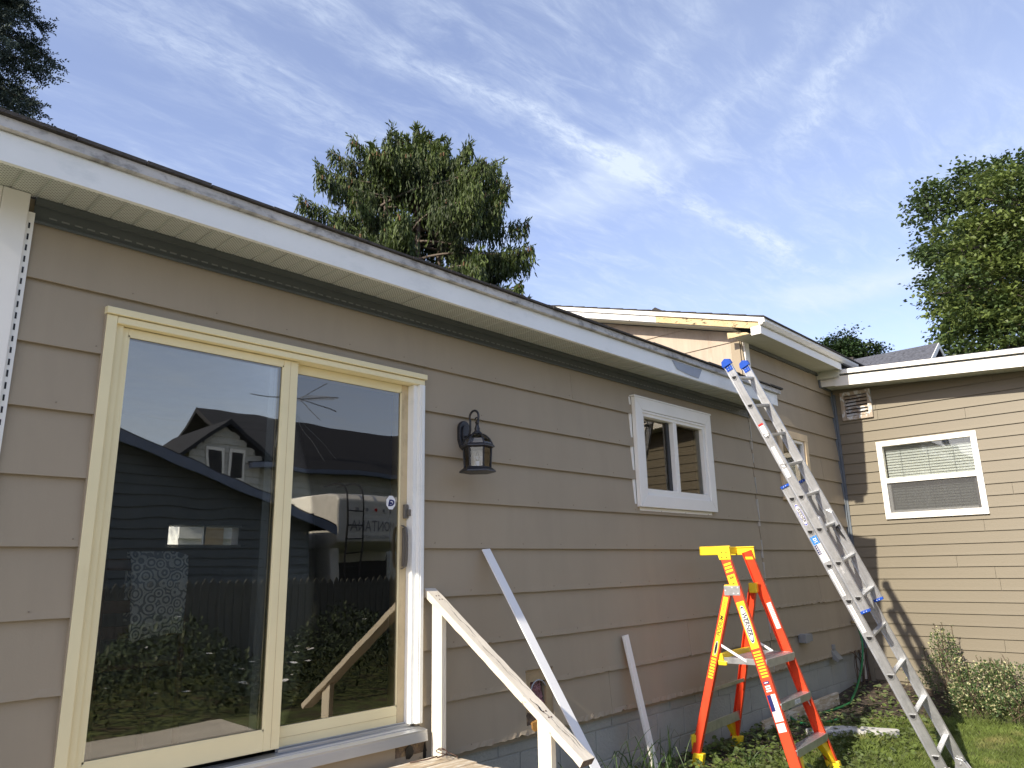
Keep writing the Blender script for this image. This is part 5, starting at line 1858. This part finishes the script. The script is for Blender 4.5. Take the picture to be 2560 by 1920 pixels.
for (tx, ty, tz) in ((14.3, 14.0, 16.1), (14.7, 13.8, 15.9), (13.6, 14.3, 15.8), (12.8, 14.7, 15.4), (15.1, 13.8, 15.6), (15.6, 13.6, 15.2)):
    for _ in range(60):
        h = U(0, 1)
        aa = U(0, 6.28)
        p = V((tx, ty, tz - h * 1.1))
        dd = V((math.cos(aa), math.sin(aa), U(.1, 1.1)))
        ml.leaf(p, dd, V((G(0, 1), G(0, 1), G(0, 1))), .30, .09)
        mf.leaf(p + dd * .18 * h, V((math.cos(aa) * .4, math.sin(aa) * .4, -1)), V((G(0, 1), G(0, 1), 0)), .34, .11)
mt.build('trunk', BARK, NS, smooth=True)
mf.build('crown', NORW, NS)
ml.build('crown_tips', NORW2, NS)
mcn.build('cones', CONE, NS)

rng.seed(11)
BS = thing('blue_spruce', 'blue-green spruce with stiff branches at the upper left', 'tree', (-.15, 8.0, 0))
mt, mf = MB(), MB()
mt.tube([(-.15, 8.0, 0), (-.15, 8.0, 7), (-.15, 8.0, 15)], .28, 8, r2=.03)


def spindle(mb, p, d, L, r):
    """bottle-brush shoot: a core of short needles set all round a twig"""
    d = d.normalized()
    a = d.orthogonal().normalized()
    b = d.cross(a)
    k = max(3, int(L / .028))
    for j in range(k):
        q = p + d * (L * j / k)
        for i in range(3):
            t = U(0, 6.283)
            o = a * math.cos(t) + b * math.sin(t)
            mb.leaf(q, (d * .75 + o * .8), o.cross(d), r * U(1.2, 2.1), r * .75)


def bs_limb(p0, aa, L, rise):
    d = V((math.cos(aa), math.sin(aa), 0))
    side = V((-d.y, d.x, 0))
    pts = [p0 + d * L * t / 8 + V((0, 0, 1)) * L * (rise * t / 8 - .30 * (t / 8) ** 2 + .12 * max(0, t / 8 - .6)) for t in range(9)]
    mt.tube(pts, .035, 4, r2=.008)
    for i in range(2, 9):
        nb = 17
        for _ in range(nb):
            t = U(0, 1)
            p = pts[i - 1].lerp(pts[i], t)
            fr_k = (i - 1 + t) / 8
            sgn = rng.choice((-1, 1))
            tl = (L * .30 * (1.08 - fr_k) + .10) * U(.6, 1.1)
            td = (d * U(.45, .9) + side * sgn * U(.3, .9) + V((0, 0, U(-.75, .12)))).normalized()
            m_ = max(2, int(tl / .13))
            for j in range(m_):
                q = p + td * tl * j / m_ + V((0, 0, -.05 * (j / m_) ** 2))
                sd2 = (td + side * G(0, .6) + V((0, 0, G(-.25, .35)))).normalized()
                spindle(mf, q, sd2, U(.10, .18), .026)
            spindle(mf, p + td * tl, td, .16, .026)
    spindle(mf, pts[-1], d + V((0, 0, .1)), .22, .028)


for k in range(84):
    z = 5.2 + (k / 84) * 8.5 + U(-.1, .1)
    L = (3.6 * (1 - (z - 3) / 13.5) + .35) * U(.8, 1.05)
    aa = k * 2.399 + U(-.2, .2)
    if math.cos(aa - R(-10)) < -.35:
        L *= .5
    bs_limb(V((-.15, 8.0, z)), aa, L, U(-.05, .12))
for k in range(26):
    z = 7.0 + k * .2
    bs_limb(V((-.15, 8.0, z)), R(-58 + (k * 37) % 75), (3.3 * (1 - (z - 3) / 14.5) + .45) * U(.85, 1.08), U(-.08, .06))
mt.build('trunk', BARK, BS, smooth=True)
mf.build('crown', BLUESP, BS)


def broadleaf(name, lab, base, blobs_, nleaf, leafL, mat, seed, mat2=None, tips=.12, cl=3.6):
    rng.seed(seed)
    e = thing(name, lab, 'tree', base)
    mt_, m1, m2 = MB(), MB(), MB()
    bv = V(base)
    top = V((sum(b[0] for b in blobs_) / len(blobs_), sum(b[1] for b in blobs_) / len(blobs_), max(b[2] for b in blobs_)))
    mt_.tube([bv, bv.lerp(top, .35), bv.lerp(top, .7), top], .26, 8, r2=.05)
    tot_ = sum(b[3] * b[4] + b[4] * b[5] for b in blobs_)
    for b in blobs_:
        c = V(b[:3])
        k0 = bv.lerp(top, max(.15, min(.9, (c.z - b[5] - bv.z) / (top.z - bv.z))))
        mt_.tube([k0, k0.lerp(c, .5) + V((0, 0, .3)), c], .08, 5, r2=.02)
        n_ = int(nleaf * (b[3] * b[4] + b[4] * b[5]) / tot_)
        ncl = max(6, n_ // 55)
        for _ in range(ncl):
            t, ph = U(0, 6.283), math.acos(U(-.8, 1))
            rr = U(.45, 1.04)
            dv = V((math.sin(ph) * math.cos(t), math.sin(ph) * math.sin(t), math.cos(ph)))
            cc = c + V((b[3] * dv.x, b[4] * dv.y, b[5] * dv.z)) * rr
            if U(0, 1) < .5:
                mt_.tube([c.lerp(cc, .2), cc], .018, 4, r2=.005)
            cs = U(.6, 1.15) * leafL * cl
            lt = U(0, 1) < (.72 if dv.z > .1 else .45)
            for _k in range(n_ // ncl):
                p = cc + V((G(0, cs * .55), G(0, cs * .55), G(0, cs * .30)))
                d = (dv * .5 + V((G(0, .7), G(0, .7), G(-.35, .4)))).normalized()
                tgt = m2 if (mat2 and lt) else m1
                L = leafL * U(.65, 1.2)
                tgt.leaf(p, d, V((G(0, .6), G(0, .6), 1)), L, L * .72)
    mt_.build('trunk', BARK, e, smooth=True)
    m1.build('crown', mat, e)
    if mat2:
        m2.build('crown_light', mat2, e)
    return e


broadleaf('maple_tree', 'dark maple standing behind the lighter one at the right', (30.5, -2.5, 0),
          [(30, .9, 12.2, 2.3, 2.2, 1.9), (30.5, 2.2, 11.2, 1.6, 1.25, 1.5), (30, 2.5, 14.5, 1.2, 1.0, 1.1), (30, 1.2, 14.8, 1.5, 1.2, .95), (30, 2.5, 13.0, 1.3, .95, .8), (30, .0, 14.7, 1.6, 1.5, 1.1), (31, -3.0, 14.2, 2.2, 2.2, 2.0), (31, -.5, 11.0, 2.5, 2.8, 2.5), (31, -4.5, 12.0, 2.6, 2.6, 2.6)],
          40000, .17, MAPD, 31, cl=2.9)
broadleaf('maple_tree', 'light green maple in front at the right edge', (22.6, -3.2, 0),
          [(22, -.15, 6.9, 1.5, 1.35, 1.5), (22, -.0, 8.5, 1.5, 1.35, 1.2), (22.2, -1.4, 9.5, 1.6, 1.4, 1.2), (22.3, -2.3, 10.6, 1.4, 1.3, 1.1), (22.5, -2.0, 7.2, 1.8, 1.8, 1.6), (22.5, -3.6, 9.4, 1.9, 1.9, 1.9), (22.5, -4.0, 6.8, 1.9, 2.0, 1.8), (22, .2, 9.7, 1.3, 1.1, 1.0), (22.2, -.9, 10.7, 1.4, 1.2, .9), (22, .35, 7.6, 1.2, 1.05, 1.0), (22, .35, 5.6, 1.2, 1.0, 1.1), (22.3, -1.6, 5.4, 1.6, 1.6, 1.3)],
          52000, .135, MAPD, 32, MAPL, cl=2.7)
broadleaf('round_tree', 'small round-headed dark tree beyond the white gutter', (30, 6.3, 0),
          [(30, 7.1, 9.2, 1.2, 1.15, 1.25), (30, 6.3, 9.6, 1.0, .75, 1.05), (30, 7.8, 8.9, .9, .70, 1.0), (30, 5.35, 8.9, .8, .55, .95), (30, 6.6, 7.9, 1.4, 1.6, 1.1), (30, 5.4, 7.9, .9, .75, .9)],
          34000, .12, ROUND, 33, cl=2.6)

# ------------------------------------------------------------------ room behind the sliding door
CH = thing('dining_chair', 'dark wooden chair draped with a towel behind the glass door', 'chair', (1.5, .6, .70))
cx, cy = 1.50, .38
for xx in (-.20, .20):
    MB().tube([(cx + xx, cy - .02, .70), (cx + xx, cy, 1.18), (cx + xx * .98, cy + .03, 1.70)], .018, 8).build('back_leg', CHAIRW, CH, smooth=True)
    MB().tube([(cx + xx * 1.05, cy + .44, .70), (cx + xx * 1.05, cy + .44, 1.15)], .018, 8).build('front_leg', CHAIRW, CH, smooth=True)
B('seat', CHAIRW, CH, cx - .23, cx + .23, cy + .03, cy + .48, 1.15, 1.18, bevel=.008)
for zz in (1.62, 1.42, 1.30):
    B('back_rail', CHAIRW, CH, cx - .19, cx + .19, cy + .01, cy + .03, zz, zz + .06, bevel=.004)
for k in range(2):
    B('stretcher', CHAIRW, CH, cx - .20, cx + .20, cy + .01 + k * .42, cy + .035 + k * .42, .92, .955)
mb = MB()
nx = 12
tp = [(-.010, 1.28), (-.016, 1.40), (-.018, 1.52), (-.014, 1.64), (.006, 1.708), (.034, 1.708), (.05, 1.62), (.055, 1.50), (.06, 1.38)]
tx0, tx1 = 1.405, 1.69
for i in range(nx + 1):
    t = i / nx
    for (dy, z) in tp:
        zz = z + (.045 * t if z < 1.35 and dy < 0 else 0)
        mb.v.append((tx0 + (tx1 - tx0) * t + (z - 1.7) * -.05 * (1 - t), cy + dy - .022 + .012 * math.sin(t * 9 + z * 4), zz - .03 * max(0, t - .8) * 3))
k = len(tp)
for i in range(nx):
    for j in range(k - 1):
        mb.f.append((i * k + j, i * k + j + 1, (i + 1) * k + j + 1, (i + 1) * k + j))
tw = mb.build('towel', TOWEL, smooth=True)
tw.modifiers.new('thick', 'SOLIDIFY').thickness = .006
tag(tw, 'pale towel with grey rosette pattern hung over the chair', 'towel')
SHD = thing('garden_shed', 'white sided shed glimpsed through the far window of the room', 'shed', (5, 7, 0))
B('shed_wall', WHITE2, SHD, 4.2, 7.0, 6.6, 8.0, -.1, 2.6)
for k in range(10):
    MB().prism([(4.2, 6.599, .3 + k * .22), (4.2, 6.57, .3 + k * .22), (4.2, 6.597, .515 + k * .22)], (2.8, 0, 0)).build('siding_board', WHITE2, SHD)
B('shed_door', PLY, SHD, 4.55, 4.8, 6.55, 6.568, .1, 2.35)
fwn = MB()
for (a, b, c, d) in ((3.03, 3.80, 1.87, 1.885), (3.03, 3.80, 2.07, 2.085), (3.395, 3.415, 1.886, 2.069)):
    fwn.box(a, b, 4.02, 4.06, c, d)
fwn.build('far_window_frame', WHITE2, EXT)
CB = thing('kitchen_cabinet', 'pale cabinet standing behind the right glass panel', 'cabinet', (3.2, 1.9, .70))
B('carcass', CURT, CB, 2.75, 3.35, 1.7, 2.2, .74, 1.62)
B('cabinet_door', CURT, CB, 2.80, 3.30, 1.685, 1.699, .80, 1.58, bevel=.004)
B('door_panel', CURT, CB, 2.86, 3.24, 1.678, 1.684, .87, 1.51, bevel=.003)

# ------------------------------------------------------------------ across the yard, seen in the glass
rng.seed(3)
GH = thing('grey_house', 'dark grey gabled house mirrored in the left door glass', 'house', (2, -15, 0))
gl = [(-5.0, 2.69), (2.5, 5.21), (10.05, 2.69)]
MB().prism([(-4.6, -12.1, -.1), (-4.6, -12.1, 2.8), (2.5, -12.1, 5.1), (9.65, -12.1, 2.8), (9.65, -12.1, -.1)], (0, -7, 0)).build('wall', GREYSD, GH)
z = .15
while z < 5.0:
    hwid = 7.1 if z < 2.75 else 7.1 * (5.1 - z) / 2.3
    MB().prism([(2.5 - hwid, -12.1, z), (2.5 - hwid, -12.07, z), (2.5 - hwid + .02, -12.098, z + .19)], (2 * hwid - .04, 0, 0)).build('siding_board', GREYSD, GH)
    z += .20
for sgn in (-1, 1):
    r_ = MB().prism([(2.5, -11.7, 5.25), (2.5 + sgn * 7.6, -11.7, 2.66), (2.5 + sgn * 7.6, -11.7, 2.56), (2.5, -11.7, 5.13)], (0, -7.8, 0)).build('roof', SHING, GH)
    MB().prism([(2.5, -11.68, 5.22), (2.5 + sgn * 7.6, -11.68, 2.63), (2.5 + sgn * 7.6, -11.68, 2.44), (2.5, -11.68, 5.0)], (0, -.02, 0)).build('rake_trim', BLUEF, r_)
WH = thing('white_house', 'white house with dark roof mirrored in the right door glass', 'house', (18, -25, 0))
MB().box(12.4, 26, -29, -20.3, -.1, 5.1).build('wall', WHSD, WH)
z = .2
while z < 5.0:
    MB().prism([(12.4, -20.3, z), (12.4, -20.265, z), (12.4, -20.298, z + .23)], (13.6, 0, 0)).build('siding_board', WHSD, WH)
    z += .24
r_ = MB().prism([(11.9, -19.9, 5.2), (11.9, -24.6, 7.9), (11.9, -29.3, 5.2), (11.9, -24.6, 7.7)], (14.4, 0, 0)).build('roof', DSHING, WH)
MB().box(11.9, 26.3, -19.93, -19.75, 5.06, 5.22).build('gutter', BLUEF, r_)
MB().prism([(9.9, -20.1, -.1), (9.9, -20.1, 5.3), (11.1, -20.1, 6.35), (12.35, -20.1, 5.3), (12.35, -20.1, -.1)], (0, -5, 0)).build('gable_wing', WHSD, WH)
z = .2
while z < 6.2:
    hwid = 1.22 if z < 5.25 else 1.22 * (6.35 - z) / 1.1
    MB().prism([(11.12 - hwid, -20.1, z), (11.12 - hwid, -20.06, z), (11.12 - hwid, -20.098, z + .23)], (2 * hwid, 0, 0)).build('siding_board', WHSD, WH)
    z += .24
for sgn in (-1, 1):
    MB().prism([(11.12, -19.8, 6.6), (11.12 + sgn * 1.75, -19.8, 5.15), (11.12 + sgn * 1.75, -19.8, 5.0), (11.12, -19.8, 6.42)], (0, -5, 0)).build('gable_roof', DSHING, WH)
    w_ = B('window', WHITE2, WH, 11.12 + sgn * .36 - .28, 11.12 + sgn * .36 + .28, -20.055, -20.02, 4.55, 5.6)
    B('pane', RVD, w_, 11.12 + sgn * .36 - .2, 11.12 + sgn * .36 + .2, -20.018, -20.012, 4.65, 5.5)
AN = thing('television_antenna', 'branching aerial on the dark roof mirrored in the glass', 'antenna', (14, -21, 5.8))
MB().tube([(14.0, -21, 5.75), (13.95, -21, 8.1)], .03, 6).build('mast', GALV, AN)
MB().tube([(13.5, -21.4, 5.95), (13.9, -21, 8.0)], .02, 6).build('strut', GALV, AN)
bm_ = MB().tube([(12.3, -21, 7.92), (14.4, -21, 8.0), (15.9, -21, 8.2)], .025, 6)
for k in range(14):
    x = 14.2 + k * .12
    L = .7 - k * .035
    bm_.tube([(x, -21 - L, 8.0 + k * .01), (x, -21 + L, 8.0 + k * .01)], .010, 4)
bm_.tube([(14.3, -21, 8.0), (15.2, -20.7, 8.6)], .018, 5).tube([(14.3, -21, 8.0), (15.6, -20.6, 7.6)], .018, 5).tube([(14.3, -21, 8.0), (14.9, -20.5, 7.2)], .016, 5)
bm_.build('boom', GALV, AN)
for (xa, ya) in ((16.2, -21), (13.2, -20.2), (15.0, -20.3)):
    MB().tube([(13.97, -21, 7.6), (xa, ya, 5.6)], .006, 4).build('guy_wire', GALV, AN)
RV = thing('travel_trailer', 'white camping trailer with dark underside mirrored in the glass', 'trailer', (11.6, -13.5, 0))
body = [(-12.0, 3.30), (-12.0, 2.30), (-12.35, 2.15), (-13.4, 2.10), (-13.5, .9), (-18, .9), (-18, 3.5), (-12.6, 3.5), (-12.15, 3.42)]
MB().prism([(10.3, y, z) for y, z in body], (2.5, 0, 0)).build('body', RVW, RV, bevel=.05)
B('underbelly', RVD, RV, 10.75, 12.8, -13.5, -13.42, .9, 2.08)
B('side_leg', RVW, RV, 10.32, 10.6, -13.45, -12.3, .95, 2.2, bevel=.04)
text('lettering', 'MONTANA', .36, (11.35, -11.985, 2.66), (-1, 0, 0), (0, 0, 1), GREYP, RV, sx=.8)
text('lettering', 'HIGH COUNTRY', .12, (11.35, -11.985, 2.40), (-1, 0, 0), (0, 0, 1), GREYP, RV)
for k in range(5):
    B('marker_light', REDD if k == 2 else GREYP, RV, 10.75 + k * .28, 10.83 + k * .28, -12.0, -11.98, 3.02, 3.10)
lad = MB()
lad.tube(spline([(10.5, -11.9, 1.2), (10.5, -11.9, 2.6), (10.52, -11.95, 3.45), (10.6, -12.4, 3.75), (10.6, -13.2, 3.75)], 4), .02, 6)
lad.tube(spline([(10.9, -11.9, 1.2), (10.9, -11.9, 2.6), (10.92, -11.95, 3.45), (11.0, -12.4, 3.75), (11.0, -13.2, 3.75)], 4), .02, 6)
for k in range(6):
    lad.tube([(10.5, -11.9, 1.4 + k * .32), (10.9, -11.9, 1.4 + k * .32)], .014, 6)
lad.build('roof_ladder', RVD, RV)
FN = thing('picket_fence', 'weathered picket fence mirrored in the door glass', 'fence', (6, -9.5, 0))
pk_ = MB().prism([(0, 0, -.1), (0, 0, 1.34), (.035, 0, 1.42), (.07, 0, 1.46), (.105, 0, 1.42), (.14, 0, 1.34), (.14, 0, -.1)], (0, -.02, 0))
f0 = pk_.build('picket', FENCEW, FN)
k = 0
x = -1.0
while x < 16:
    o = f0 if k == 0 else f0.copy()
    if k:
        col.objects.link(o)
    o.location = (x, -9.5 + U(-.004, .004), U(-.02, .02))
    x += .150
    k += 1
for zz in (.3, 1.1):
    B('fence_rail', FENCEW, FN, -1, 16, -9.56, -9.522, zz, zz + .09)
mb, mw = MB(), MB()
for _ in range(22000):
    x, y = U(1.5, 12), U(-9.3, -5.1)
    h = U(.03, 1.0) * (.6 + .4 * math.sin(x * 2 + y))
    p = V((x, y, max(0, h)))
    mb.leaf(p, V((G(0, 1), G(0, 1), G(.4, .5))), V((0, 0, 1)), U(.05, .14), U(.03, .05))
    if U(0, 1) < .005:
        roundleaf(mw, p + V((0, 0, .1)), V((G(0, .1), G(0, .1), 1)), U(.03, .06))
tag(mb.build('flower_bed', M('bed_leaf', (.035, .05, .02), rough=.6, var=.4, scale=3)), 'overgrown flower bed mirrored in the lower door glass', 'plants', kind='stuff')
tag(mw.build('white_flowers', WDECAL), 'flat white flower heads above the flower bed', 'flowers', kind='stuff')
